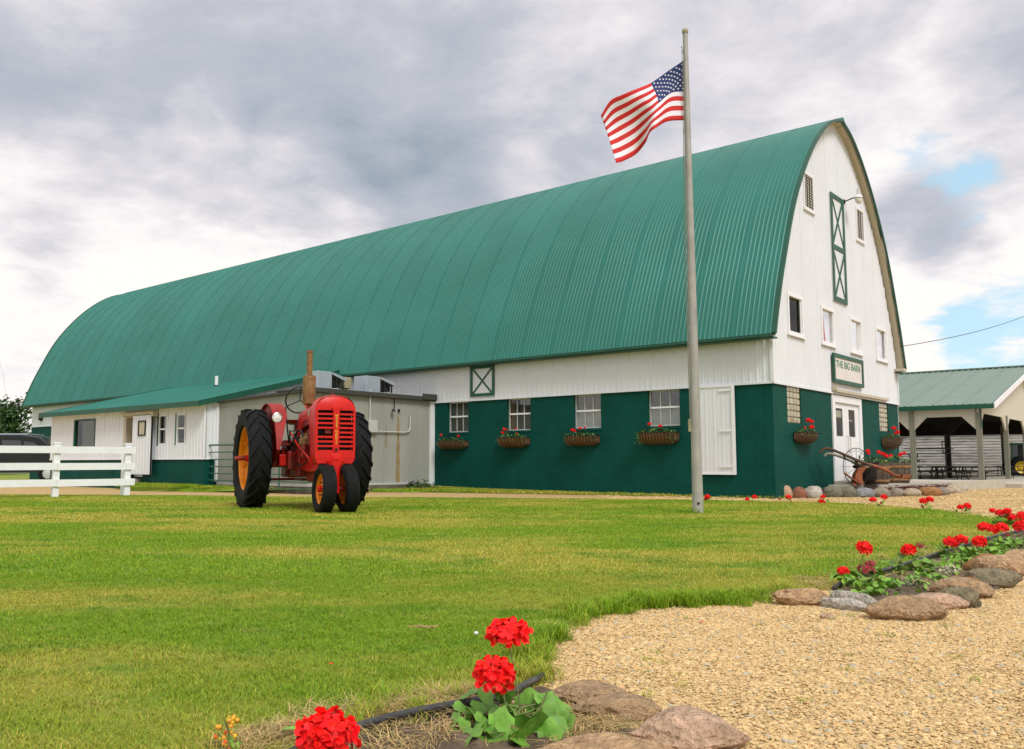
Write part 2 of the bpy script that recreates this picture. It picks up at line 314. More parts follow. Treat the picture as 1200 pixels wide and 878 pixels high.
# ------------------------------------------------------------------ ground
def sheet(name, pts, z, m, res=None):
    mb = MB(); mb.add([(p[0], p[1], p[2] if len(p) > 2 else z) for p in pts], [tuple(range(len(pts)))])
    o = mb.build(name, m); return struct(o)
def ground_mats():
    g = mat('field_grass', (.075, .115, .022), .9, 0, .3, .3, 0)
    m = D.materials.new('lawn_soil'); m.use_nodes = True; return g
M['field'] = mat('far_field', (.085, .115, .03), .95, 0, .25, .12, .3, 4)
GR1 = (.56, .385, .155); GR2 = (.40, .27, .115)
M['gravel'] = mat('sand_gravel', GR1, .95, 0, .22, 55, .8, 120, col2=(.58, .405, .175), mixs=22, lo=.4, hi=.6)
M['gravelfar'] = mat('sand_drive', (.57, .395, .17), .95, 0, .20, 70, .9, 130, col2=(.52, .355, .145), mixs=2.5)
def grass_mat(name, attr):
    """Turf colour: fresh green, yellowed and dark patches laid out in world space."""
    m = D.materials.new(name); m.use_nodes = True; nt = m.node_tree; L = nt.links; b = nt.nodes['Principled BSDF']
    b.inputs['Roughness'].default_value = .62; b.inputs['Specular IOR Level'].default_value = .25
    g = nn(nt, 'ShaderNodeNewGeometry'); mp = nn(nt, 'ShaderNodeMapping'); mp.inputs[3].default_value = (.55, 1.15, 1); mp.inputs[2].default_value = (0, 0, R(8)); L.new(g.outputs['Position'], mp.inputs[0])
    def noi(s, d, r, off=0.):
        n = nn(nt, 'ShaderNodeTexNoise', noise_dimensions='4D'); n.inputs['W'].default_value = off; n.inputs['Scale'].default_value = s; n.inputs['Detail'].default_value = d; n.inputs['Roughness'].default_value = r
        L.new(mp.outputs[0], n.inputs['Vector']); return n.outputs[0]
    def mr(v, a, c):
        n = nn(nt, 'ShaderNodeMapRange', interpolation_type='SMOOTHSTEP'); L.new(v, n.inputs[0]); n.inputs[1].default_value = a; n.inputs[2].default_value = c; return n.outputs[0]
    def mix(f, a, c):
        n = nn(nt, 'ShaderNodeMixRGB'); L.new(f, n.inputs[0])
        for i, q in ((1, a), (2, c)):
            if isinstance(q, tuple): n.inputs[i].default_value = q+(1,)
            else: L.new(q, n.inputs[i])
        return n.outputs[0]
    c = mix(mr(noi(.55, 4, .6, 2.), .42, .60), (.20, .325, .012), (.38, .385, .048))      # green to yellowed
    c = mix(mr(noi(1.6, 6, .65, 5.), .50, .68), c, (.115, .265, .009))                    # deep green patches
    c = mix(mr(noi(7., 5, .7, 9.), .56, .74), c, (.50, .42, .13))                         # small dry spots
    if attr:
        at = nn(nt, 'ShaderNodeAttribute'); at.attribute_name = 'tint'
        mm = nn(nt, 'ShaderNodeMixRGB', blend_type='MULTIPLY'); mm.inputs[0].default_value = 1; L.new(c, mm.inputs[1]); L.new(at.outputs['Color'], mm.inputs[2]); c = mm.outputs[0]
        tr = nn(nt, 'ShaderNodeBsdfTranslucent'); L.new(c, tr.inputs[0]); mx = nn(nt, 'ShaderNodeMixShader'); mx.inputs[0].default_value = .28
        L.new(b.outputs[0], mx.inputs[1]); L.new(tr.outputs[0], mx.inputs[2]); L.new(mx.outputs[0], nt.nodes['Material Output'].inputs[0])
    else:
        v = nn(nt, 'ShaderNodeVectorMath', operation='SCALE'); L.new(c, v.inputs[0]); v.inputs['Scale'].default_value = .8; c = v.outputs[0]
        bp = nn(nt, 'ShaderNodeBump'); bp.inputs['Strength'].default_value = .7; bp.inputs['Distance'].default_value = .03
        n = noi(30, 8, .7); L.new(n, bp.inputs['Height']); L.new(bp.outputs[0], b.inputs['Normal'])
    L.new(c, b.inputs['Base Color']); return m
M['turf'] = grass_mat('turf_ground', False); M['blade'] = grass_mat('grass_blades', True)

def circle(r, n): return [(r*math.cos(2*math.pi*i/n), r*math.sin(2*math.pi*i/n)) for i in range(n)]
sheet('ground', [(x, y) for x, y in circle(3000, 48)], -.008, 'field')
# gravel: drive and path between lawn and barn, open yard right, foreground parking
gravel_pts = [(-40, 17.5), (-13, 20.2), (-10.5, 20.2), (-6.7, 19.7), (-4, 18.9), (0, 18.2), (4.0, 16.5), (4.6, 10), (2.0, 6.0), (1.2, 4.6), (.1, 4.2), (.05, 2.9), (.02, 2.5), (-.4, 2.2), (-.7, 1.6), (-1.4, -6), (30, -6), (60, 10), (60, 60), (34, 62), (14, 27), (9, 22), (0, 24), (-8.6, 26.0), (-13, 30), (-24, 30), (-40, 27)]
sheet('gravel_ground', gravel_pts, 0., 'gravelfar')
lawn = [(-40, -3), (-1.6, -3), (-.75, 1.6), (-.42, 2.22), (-.30, 2.40), (-.05, 2.58), (.10, 2.76), (.20, 2.92), (.24, 3.0), (.22, 3.37), (.30, 3.75), (.49, 4.11), (.81, 4.38), (1.26, 4.48), (1.50, 4.68), (1.75, 4.92), (1.95, 5.02), (2.16, 5.26), (2.58, 5.74), (3.43, 6.78), (4.61, 8.2), (5.5, 9.35), (6.1, 10.1), (6.49, 10.86), (6.72, 11.7), (6.77, 12.51), (6.75, 13.6), (6.62, 14.6), (6.30, 15.7), (5.92, 16.04), (5.27, 16.39), (4.59, 16.76), (2.27, 17.44), (0.62, 17.77), (-2.88, 18.35), (-4.73, 18.72), (-7.73, 19.5), (-10.56, 19.62), (-16, 19.4), (-40, 17.7)]
sheet('lawn', lawn, .006, 'turf')
strip_edge = [(5.85, 17.82), (4.41, 18.63), (2.57, 19.72), (-1.17, 21.57), (-3.65, 21.96), (-6.77, 21.83), (-8.22, 22.36), (-9.2, 22.9), (-10.4, 25.5)]
strip_wall = [W(.05, -.02), W(.05, 3), W(.05, 6), W(.05, 9.3), W(-2.2, 9.3), W(-4.1, 9.3), W(-4.5, 12.9), W(-4.5, 16), W(-4.5, 21.3)]
mb = MB()
zt = [0.02, .03, .035, .05, .09, .12, .15, .13, .07]
mb.add([(a[0], a[1], .006) for a in strip_edge]+[(b.x, b.y, z) for b, z in zip(strip_wall, zt)], [(i, i+1, i+10, i+9) for i in range(8)])
struct(mb.build('grass_verge', 'turf'))
sheet('field_strip', [(-40, 27.5), (-24, 30.3), (-13, 30.3), (-13, 60), (-60, 60)], .006, 'turf')
yard_grass = [(16.6, 27.2), (30, 31), (30, 33), (17.0, 28.2)]
# ------------------------------------------------------------------ grass and gravel as scattered stuff
def inpoly(P, poly):
    x, y = P[:, 0], P[:, 1]; n = len(poly); ins = np.zeros(len(P), bool); j = n-1
    for i in range(n):
        xi, yi = poly[i][:2]; xj, yj = poly[j][:2]
        c = ((yi > y) != (yj > y)) & (x < (xj-xi)*(y-yi)/(yj-yi+1e-12)+xi); ins ^= c; j = i
    return ins
rng = np.random.default_rng(5)
def scatter(name, label, cat, pts, rot, scl, variants, pick, tilt=0.):
    """One object: points that carry instanced clumps through a small geometry-node tree."""
    me = D.meshes.new(name); me.from_pydata([tuple(p) for p in pts], [], [])
    for nm, arr in (('rz', rot), ('sc', scl)):
        a = me.attributes.new(nm, 'FLOAT', 'POINT'); a.data.foreach_set('value', np.asarray(arr, np.float32))
    a = me.attributes.new('pick', 'INT', 'POINT'); a.data.foreach_set('value', np.asarray(pick, np.int32))
    for m in {o.data.materials[0] for o in variants}: me.materials.append(m)
    o = D.objects.new(name, me); COL.objects.link(o)
    ng = D.node_groups.new(name, 'GeometryNodeTree'); ng.interface.new_socket('Geometry', in_out='INPUT', socket_type='NodeSocketGeometry'); ng.interface.new_socket('Geometry', in_out='OUTPUT', socket_type='NodeSocketGeometry')
    N, L = ng.nodes, ng.links; gi = N.new('NodeGroupInput'); go = N.new('NodeGroupOutput'); j = N.new('GeometryNodeJoinGeometry')
    def na(nm, t):
        n = N.new('GeometryNodeInputNamedAttribute'); n.data_type = t; n.inputs['Name'].default_value = nm; return n.outputs['Attribute']
    rz = N.new('ShaderNodeCombineXYZ'); L.new(na('rz', 'FLOAT'), rz.inputs[2])
    for i, vo in enumerate(variants):
        oi = N.new('GeometryNodeObjectInfo'); oi.inputs['Object'].default_value = vo; oi.inputs['As Instance'].default_value = True
        ip = N.new('GeometryNodeInstanceOnPoints'); cmpn = N.new('FunctionNodeCompare'); cmpn.data_type = 'INT'; cmpn.operation = 'EQUAL'
        L.new(na('pick', 'INT'), cmpn.inputs[2]); cmpn.inputs[3].default_value = i
        L.new(gi.outputs[0], ip.inputs['Points']); L.new(cmpn.outputs[0], ip.inputs['Selection']); L.new(oi.outputs['Geometry'], ip.inputs['Instance'])
        L.new(rz.outputs[0], ip.inputs['Rotation']); L.new(na('sc', 'FLOAT'), ip.inputs['Scale']); L.new(ip.outputs[0], j.inputs[0])
    L.new(j.outputs[0], go.inputs[0])
    o.modifiers.new('scatter', 'NODES').node_group = ng
    return tag(o, label, cat, None, 'stuff')
def clump(name, rad, n, h, wd, lean, m='blade', dry=.20, seed=0):
    rd = random.Random(seed); mb = MB()
    for _ in range(n):
        a = rd.uniform(0, 6.283); r = rad*math.sqrt(rd.random()); x, y = r*math.cos(a), r*math.sin(a)
        d = rd.uniform(0, 6.283); dx, dy = math.cos(d), math.sin(d); hh = h*rd.uniform(.45, 1.15); l = hh*lean*rd.uniform(.2, 1.5); ww = wd*rd.uniform(.7, 1.3)
        q = rd.random(); k = rd.uniform(.75, 1.45)
        mb.tint = (k*1.7, k*1.2, k*2.4) if q < dry else ((k*.8, k*1., k*.9) if q > .8 else (k, k, k))
        p = lambda t, s: (x+dx*l*t*t-dy*ww*s, y+dy*l*t*t+dx*ww*s, hh*t*(1-.25*lean*t))
        mb.add([p(0, -.5), p(0, .5), p(.55, -.45), p(.55, .45), p(1, 0)], [(0, 1, 3, 2), (2, 3, 4)])
    o = mb.build(name, m); COL.objects.unlink(o); return o
def lawn_points():
    P = []
    def band(y0, y1, dens, ext=.62):
        Wd = ext*2*y1+3; c_ = dens**-.5; q = np.array([(a, b) for a in np.arange(-Wd/2, Wd/2, c_) for b in np.arange(y0, y1, c_)]); q = q+rng.uniform(-.42, .42, q.shape)*c_
        q = q[np.abs(q[:, 0]+.02*q[:, 1]) < ext*q[:, 1]+1.2]; return q[inpoly(q, lawn)]
    return band(1.6, 5.6, 190), band(5.6, 11, 52), band(11, 20, 24)
near, mid, far = lawn_points()
nv = [clump('turf_clump', .085, 120, .024, .0022, 1.1, seed=i) for i in range(3)]
mv = [clump('turf_clump', .17, 130, .028, .0040, 1., seed=10+i) for i in range(2)]
fv = [clump('turf_clump', .27, 110, .026, .008, .9, seed=20+i) for i in range(2)]
pts = np.vstack([near, mid, far]); pick = np.concatenate([rng.integers(0, 3, len(near)), 3+rng.integers(0, 2, len(mid)), 5+rng.integers(0, 2, len(far))])
pts = np.column_stack([pts, np.full(len(pts), .004)])
scatter('lawn_grass', 'mown lawn grass, fresh green with yellowed patches', 'grass', pts, rng.uniform(0, 6.28, len(pts)), rng.uniform(.7, 1.15, len(pts)), nv+mv+fv, pick)
# verge grass by the walls
q = np.column_stack([rng.uniform(-11, 6, 9000), rng.uniform(16.5, 29, 9000)])
vp = strip_edge+[(b.x, b.y) for b in strip_wall[::-1]]
q = q[inpoly(q, vp)]
def verge_z(a, b):
    p = Vector((a, b, 0))-CB; u, v = p.dot(ex), p.dot(ey); top = .02+.13*max(0, min(1, (v-6)/7)); wall_u = 0 if v < 9.3 else (-4.2 if v < 12.9 else -4.57)
    return .006+(top-.006)*max(0, min(1, 1-(wall_u-u)/2.5))
zz = [verge_z(a, b) for a, b in q]
vg = [clump('verge_clump', .22, 100, .06, .010, .7, seed=40+i) for i in range(2)]
scatter('verge_grass', 'strip of grass growing between the gravel path and the green walls', 'grass', np.column_stack([q, zz]), rng.uniform(0, 6.28, len(q)), rng.uniform(.6, 1.2, len(q)), vg, rng.integers(0, 2, len(q)))
# long tufts along the gravel edge and by the pole
def along(line, n, sd, z=.005):
    L_ = [Vector(p) for p in line]; out = []
    for _ in range(n):
        i = random.randrange(len(L_)-1); p = L_[i].lerp(L_[i+1], random.random()); out.append((p.x+random.gauss(0, sd), p.y+random.gauss(0, sd), z))
    return np.array(out)
edge = [(.20, 3.0), (.20, 3.37), (.28, 3.75), (.47, 4.14), (.81, 4.42), (1.26, 4.54), (1.5, 4.74), (1.7, 4.95)]
tp = np.vstack([along(edge, 80, .045), along([(.45, 4.2), (.9, 4.5), (1.3, 4.6), (1.62, 4.85)], 130, .09), along([(-.3, 2.45), (.2, 2.95)], 26, .04), along([(3.0, 12.6), (3.12, 12.62)], 6, .08)])
tv = [clump('tuft', .05, 60, .085, .0034, .9, dry=.05, seed=60), clump('tuft', .05, 50, .06, .003, 1.2, dry=.1, seed=61)]
scatter('edge_tufts', 'longer dark green grass tufts along the lawn edge by the gravel', 'grass', tp, rng.uniform(0, 6.28, len(tp)), rng.uniform(.6, 1.15, len(tp)), tv, rng.integers(0, 2, len(tp)))
sg_p = np.array([(rng.uniform(.4, 2.6), rng.uniform(2.6, 4.3), .004) for _ in range(34)]); sg_v = [clump('sprig', .028, 16, .02, .002, 1.6, dry=.0, seed=80)]
scatter('gravel_sprigs', 'tiny grass sprigs growing up through the foreground gravel', 'grass', sg_p, rng.uniform(0, 6.28, 34), rng.uniform(.5, 1.4, 34), sg_v, np.zeros(34))
M['straw'] = mat('dry_straw', (.42, .29, .12), .8, 0, .3, 20, attr='tint')
dp = np.vstack([along([(-.42, 2.35), (-.22, 2.52), (.02, 2.72)], 60, .05), along([(1.7, 5.05), (2.2, 5.5), (3.3, 6.9), (4.5, 8.3)], 90, .08), along([(.15, 2.5), (.34, 2.5), (.3, 2.3), (-.1, 2.4), (-.35, 2.15)], 90, .05), along([(-.55, 2.25), (-.40, 2.45), (-.22, 2.60), (-.02, 2.72)], 130, .06), along([(2.0, 4.9), (2.5, 5.2), (3.2, 6.1), (4.2, 7.3)], 60, .12)])
dv = [clump('straw', .05, 26, .05, .0024, 1.8, 'straw', 0, 70)]
scatter('dry_straw', 'dry straw and dead grass lying along the black edging', 'dead grass', dp, rng.uniform(0, 6.28, len(dp)), rng.uniform(.6, 1.2, len(dp)), dv, np.zeros(len(dp)))
# pebbles
M['pebble'] = mat('gravel_stone', (.60, .43, .20), .85, 0, .18, 60, .25, 150, attr='tint')
def ico(sub):
    import bmesh
    b = bmesh.new(); bmesh.ops.create_icosphere(b, subdivisions=sub, radius=1); vs = [v.co.copy() for v in b.verts]; fs = [tuple(v.index for v in f.verts) for f in b.faces]; b.free(); return vs, fs
IC1, IC2, IC3, IC4 = ico(1), ico(2), ico(3), ico(4)
def pebbles(name, rad, n, s, seed):
    rd = random.Random(seed); mb = MB()
    for _ in range(n):
        a = rd.uniform(0, 6.283); r = rad*math.sqrt(rd.random()); c = Vector((r*math.cos(a), r*math.sin(a), rd.uniform(-.001, .003)))
        k = s*(rd.uniform(.45, 1.3)**1.4 if rd.random() > .05 else rd.uniform(1.4, 2.1)); rt = Matrix.Rotation(rd.uniform(0, 6.28), 3, 'Z') @ Matrix.Rotation(rd.uniform(-.4, .4), 3, 'X')
        v = rd.uniform(.74, 1.2); q = rd.random()
        mb.tint = (v*.75, v*.95, v*1.5) if q < .03 else ((v*1.0, v*.8, v*.7) if q < .08 else ((v*1.15, v*1.15, v*1.2) if q < .3 else (v, v, v)))
        S_ = Vector((k*rd.uniform(.8, 1.3), k*rd.uniform(.6, 1), k*rd.uniform(.25, .5)))
        mb.add([c+rt @ Vector((p.x*S_.x*rd.uniform(.85, 1.15), p.y*S_.y*rd.uniform(.85, 1.15), p.z*S_.z)) for p in IC1[0]], IC1[1])
    o = mb.build(name, 'pebble'); COL.objects.unlink(o); return o
gv = [pebbles('gravel_patch', .1, 170, .0056, i) for i in range(3)]+[pebbles('gravel_patch', .2, 170, .010, 9+i) for i in range(2)]
bed1 = [(-.60, 1.7), (-.45, 2.08), (-.32, 2.31), (-.19, 2.43), (-.04, 2.52), (.08, 2.64), (.16, 2.78), (.24, 2.84), (.34, 2.62), (.42, 2.35), (.45, 2.1), (.3, 1.7)]
bed2 = [(1.93, 4.90), (2.05, 5.03), (2.20, 5.22), (2.62, 5.69), (3.46, 6.70), (4.64, 8.10), (5.78, 9.38), (6.0, 10.3), (6.6, 10.3), (6.9, 9.6), (6.2, 8.7), (5.2, 7.7), (4.2, 6.7), (3.4, 5.7), (2.9, 5.0), (2.45, 4.6), (2.0, 4.45), (1.85, 4.6)]
gp = gravel_pts
def gband(y0, y1, x0, x1, dens):
    c_ = dens**-.5; q = np.array([(a, b) for a in np.arange(x0, x1, c_) for b in np.arange(y0, y1, c_)]); q = q+rng.uniform(-.5, .5, q.shape)*c_
    return q[inpoly(q, gp) & ~inpoly(q, lawn) & ~inpoly(q, bed1) & ~inpoly(q, bed2) & (np.abs(q[:, 0]) < .66*q[:, 1]+.8)]
g1 = gband(1.7, 6.2, -.3, 5.2, 150); g2 = gband(6.2, 12, 2.5, 9.5, 22); g3 = gband(11, 26, 3, 18, 3)
keep_ = np.array([noise.noise(Vector((a*1.3, b*1.3, 7.)))+.35*noise.noise(Vector((a*5, b*5, 2.))) > -.45 or rng.random() < .8 for a, b in g1]); g1 = g1[keep_]; gq = np.vstack([g1, g2, g3]); gq = np.column_stack([gq, np.full(len(gq), .001)])
scatter('gravel', 'loose yellow gravel stones covering the foreground yard', 'gravel', gq, rng.uniform(0, 6.28, len(gq)), np.concatenate([rng.uniform(.75, 1.25, len(g1)), rng.uniform(1, 1.5, len(g2)), rng.uniform(1.2, 2, len(g3))]), gv, np.concatenate([rng.integers(0, 3, len(g1)), 3+rng.integers(0, 2, len(g2)+len(g3))]))

# ------------------------------------------------------------------ the barn (local: x = along the gable, y = along the length)
HALF = [(3.25, 4.58), (3.8, 4.39), (4.4, 4.16), (5.03, 3.87), (5.95, 3.42), (6.75, 2.90), (7.6, 2.18), (8.27, 1.42), (8.72, .69), (8.94, 0)]
CEN = 4.24
def crv(n):                                     # smooth profile from eave to ridge: (half width, height)
    P = [Vector((b, a)) for a, b in HALF]; P = [P[0]*2-P[1]]+P+[P[-1]*2-P[-2]]; out = []
    for i in range(1, len(P)-2):
        for k in range(n):
            t = k/n; a, b, c, d = P[i-1:i+3]
            out.append(.5*((2*b)+(c-a)*t+(2*a-5*b+4*c-d)*t*t+(3*b-a-3*c+d)*t**3))
    return out+[P[-2]]
PROF = crv(3)
def roof_z(u, inset=.05):
    h = abs(u-CEN)+inset
    for a, b in zip(PROF, PROF[1:]):
        if b.x <= h <= a.x: return a.y+(b.y-a.y)*(a.x-h)/(a.x-b.x+1e-9)
    return PROF[0].y if h > PROF[0].x else PROF[-1].y
LEN = 33.75; ZS = 2.32; OV = .21; WID = 8.73
barn = thing('barn', 'huge white and dark green barn with an arched green metal roof', 'barn', CB, AZ)
def offs(prof, d):
    out = []
    for i, p in enumerate(prof):
        t = (prof[min(i+1, len(prof)-1)]-prof[max(i-1, 0)]).normalized(); out.append(p+Vector((t.y, -t.x))*d)
    return out
NP = 38; PW = (LEN+2*OV)/NP; RIBS = 9
def roof_panel_mesh(sgn):
    mb = MB(); rp = PW/RIBS; ys = []
    for r in range(RIBS):
        hgt = .010 if r else .012
        for a, h in ((0, hgt), (.16, hgt), (.30, 0), (.86, 0)): ys.append((r*rp+a*rp, h))
    ys.append((PW+.003, .008))
    hs = [offs(PROF, h) for _, h in ys]
    vs = [(CEN+sgn*(-q.x), y, q.y) for (y, _), pr in zip(ys, hs) for q in pr]; m = len(PROF)
    fs = [(i*m+j, (i+1)*m+j, (i+1)*m+j+1, i*m+j+1) if sgn < 0 else (i*m+j, i*m+j+1, (i+1)*m+j+1, (i+1)*m+j) for i in range(len(ys)-1) for j in range(m-1)]
    mb.add(vs, fs); return mb
for sgn in (1, -1):
    p0 = roof_panel_mesh(sgn).build('roof_panel', 'roof', barn, smooth=8, loc=(0, -OV, 0))
    for i in range(1, NP):
        c = p0.copy(); COL.objects.link(c); c.parent = barn; c.location = (0, -OV+i*PW, 0)
# under-deck of the roof (closes it from below), ridge cap, gable fascia and soffit
inner = offs(PROF, -.03); outer2 = offs(PROF, .026)
full_in = [(CEN-p.x, p.y) for p in inner]+[(CEN+p.x, p.y) for p in inner[::-1][1:]]
full_o = [(CEN-p.x, p.y) for p in outer2]+[(CEN+p.x, p.y) for p in outer2[::-1][1:]]
full_m = [(CEN-p.x, p.y) for p in offs(PROF, -.008)]+[(CEN+p.x, p.y) for p in offs(PROF, -.008)[::-1][1:]]
mb = MB(); n = len(full_in)
mb.add([(u, y, z) for y in (-OV+.01, LEN+OV-.01) for u, z in full_in], [(i, i+1, n+i+1, n+i) for i in range(n-1)]); mb.build('soffit', 'soffit', barn, smooth=30)
mb = MB(); mb.add([(u, y, z) for y in (0, LEN) for u, z in full_m], [(i, i+n, n+i+1, i+1) for i in range(n-1)]); mb.build('roof_deck', 'ceiling', barn)
def fascia(y0, y1, name):
    mb = MB(); vs = [(u, y, z) for L_ in (full_o, full_in) for y in (y0, y1) for u, z in L_]
    fs = []
    for i in range(n-1): fs += [(i, i+1, n+i+1, n+i), (2*n+i, 3*n+i, 3*n+i+1, 2*n+i+1), (i, 2*n+i, 2*n+i+1, i+1), (n+i, n+i+1, 3*n+i+1, 3*n+i)]
    fs += [(0, n, 3*n, 2*n), (n-1, 3*n-1, 4*n-1, 2*n-1)]
    o = mb.add(vs, fs).build(name, 'trim', barn, smooth=30); fixn(o)
fascia(-OV-.03, -OV+.05, 'gable_fascia'); fascia(LEN+OV-.05, LEN+OV+.03, 'gable_fascia')
mb = MB(); mb.ext([(CEN-.16, -OV-.035, 8.86), (CEN, -OV-.035, 8.99), (CEN+.16, -OV-.035, 8.86), (CEN+.16, -OV-.035, 8.89), (CEN, -OV-.035, 9.02), (CEN-.16, -OV-.035, 8.89)], (0, LEN+2*OV+.07, 0)); fixn(mb.build('ridge_cap', 'roof', barn))
mb = MB()                                       # eave trim both sides with a small drip
for s in (-1, 1):
    xe = CEN+s*4.56; mb.bx((xe-.02, -OV, 3.20), (xe+.02, LEN+OV, 3.245)); xa, xb = sorted((CEN+s*4.52, CEN+s*4.30)); mb.bx((xa, -OV+.06, 3.17), (xb, LEN+OV-.06, 3.20))
mb.build('eave_trim', 'trim', barn)
mb = MB(); mb.bx((CEN+4.20, -OV-.05, 3.20), (CEN+4.52, -.01, 3.27)); mb.build('eave_return', 'soffit', barn)
mb = MB(); mb.bx((.02, .02, 3.10), (.2, LEN-.02, 3.60)); mb.bx((WID-.2, .02, 3.1), (WID-.02, LEN-.02, 3.6)); mb.build('wall_plate', 'dark', barn)

def ribbed(parent, mapf, a0, a1, z0, ztop, mt='white', holes=(), pw=.9, pitch=.15, name='siding_panel', dk=1.):
    """vertical ribbed metal siding, one object per sheet; a = along, d = outwards (negative), z"""
    n = max(1, round((a1-a0)/pw)); w_ = (a1-a0)/n
    for k in range(n):
        mb = MB(); s0 = a0+k*w_; nr = max(1, round(w_/pitch)); rp = w_/nr
        for r in range(nr):
            b = s0+r*rp; deep = (.020 if r == 0 else .013)*dk
            prof = [(b, 0), (b+.08*rp, -deep), (b+.24*rp, -deep), (b+.34*rp, 0), (b+.62*rp, 0), (b+.66*rp, -.004), (b+.72*rp, 0), (b+rp, 0)]
            cm = b+rp/2; cuts = [(h[2], h[3]) for h in holes if h[0] < cm < h[1]]
            spans = []; zc = z0
            for c0, c1 in sorted(cuts): spans.append((zc, c0)); zc = c1
            spans.append((zc, None))
            for lo, hi in spans:
                vs = []
                for a, d in prof:
                    t = hi if hi is not None else (ztop(a) if callable(ztop) else ztop)
                    l = lo(a) if callable(lo) else lo
                    if t < l+.005: t = l+.005
                    vs += [mapf(a, d, l), mapf(a, d, t)]
                mb.add(vs, [(2*i, 2*i+2, 2*i+3, 2*i+1) for i in range(len(prof)-1)])
        mb.build(name, mt, parent)
side = lambda a, d, z: (d, a, z)
gab = lambda a, d, z: (a, d, z)
class MM(MB):
    """builder whose boxes are given as (along, depth, height)"""
    def __init__(s, f): super().__init__(); s.fm = f
    def b(s, a0, a1, d0, d1, z0, z1): return s.bx(s.fm(a0, d0, z0), s.fm(a1, d1, z1))
ribbed(barn, side, 0, LEN, ZS, 3.3)
GW = [(.93, 1.66), (2.92, 3.66), (4.90, 5.66), (6.97, 7.74)]; GZ = (3.46, 4.20)
holes = [(a-.02, b+.02, GZ[0], GZ[1]) for a, b in GW]
ribbed(barn, gab, 0.02, WID-.02, ZS, lambda u: roof_z(u, .07), holes=holes, pitch=.145)
mb = MM(gab); mb.b(-.035, .03, -.035, .03, ZS-.01, 3.24); mb.build('corner_trim', 'white', barn); mb = MM(gab); mb.b(WID-.03, WID+.03, -.035, .03, ZS-.01, 3.24); mb.build('corner_trim', 'white', barn)
mb = MM(gab); mb.b(-.03, WID+.02, -.03, -.003, ZS-.03, ZS+.012); mb.b(-.03, .003, -.025, LEN, ZS-.03, ZS+.012); mb.build('drip_edge', 'white', barn)
mb = MB(); mb.bx((WID-.01, 0, 0), (WID, LEN, 3.3)); mb.bx((0.1, LEN-.02, 0), (WID-.1, LEN, 3.3))
k = len(PROF); mb.add([(CEN-p.x*.985, LEN-.01, p.y-.03) for p in PROF]+[(CEN+p.x*.985, LEN-.01, p.y-.03) for p in PROF[::-1]], [tuple(range(2*k))]); mb.build('rear_wall', 'white', barn)
# green block wall with openings
def holed(mf, a0, a1, z0, z1, hs, d0, d1, mt, parent, name):
    mb = MM(mf); A_ = sorted({a0, a1, *[h[0] for h in hs], *[h[1] for h in hs]})
    for p, q in zip(A_, A_[1:]):
        c = (p+q)/2; zc = z0
        for h in sorted([h for h in hs if h[0] < c < h[1]], key=lambda h: h[2]):
            if h[2] > zc+.001: mb.b(p, q, d0, d1, zc, h[2])
            zc = h[3]
        if zc < z1-.001: mb.b(p, q, d0, d1, zc, z1)
    return mb.build(name, mt, parent)
SWD = [(8.05, 8.77), (6.05, 6.78), (4.04, 4.79), (2.06, 2.83)]; SZ = (1.50, 2.318)
wm = M['greenwall']                              # block courses as fine relief in the paint
nt = wm.node_tree; bs = nt.nodes['Principled BSDF']; tcx = nn(nt, 'ShaderNodeTexCoord'); sx = nn(nt, 'ShaderNodeSeparateXYZ'); nt.links.new(tcx.outputs['Object'], sx.inputs[0])
ad = nn(nt, 'ShaderNodeMath', operation='ADD'); nt.links.new(sx.outputs[0], ad.inputs[0]); nt.links.new(sx.outputs[1], ad.inputs[1]); cb = nn(nt, 'ShaderNodeCombineXYZ'); nt.links.new(ad.outputs[0], cb.inputs[0]); nt.links.new(sx.outputs[2], cb.inputs[1])
bk = nn(nt, 'ShaderNodeTexBrick'); bk.inputs['Scale'].default_value = 1; bk.inputs['Brick Width'].default_value = .41; bk.inputs['Row Height'].default_value = .205; bk.inputs['Mortar Size'].default_value = .006; bk.inputs['Mortar Smooth'].default_value = .6
nt.links.new(cb.outputs[0], bk.inputs['Vector']); b2 = nn(nt, 'ShaderNodeBump'); b2.inputs['Strength'].default_value = .6; b2.inputs['Distance'].default_value = .008; b2.invert = True
nt.links.new(bk.outputs['Fac'], b2.inputs['Height']); old = [l for l in nt.links if l.to_socket == bs.inputs['Normal']][0].from_socket; nt.links.new(old, b2.inputs['Normal']); nt.links.new(b2.outputs[0], bs.inputs['Normal'])
holed(side, .2, LEN, -.3, ZS, [(a, b, *SZ) for a, b in SWD], .012, .22, 'greenwall', barn, 'block_wall')
GBK = [(.76, 1.52, 1.53, 2.316), (7.02, 7.80, 1.53, 2.27)]; DOOR = (3.40, 5.50, -.3, 2.27)
holed(gab, .012, WID-.01, -.3, ZS, GBK+[DOOR], .012, .21, 'greenwall', barn, 'block_wall')
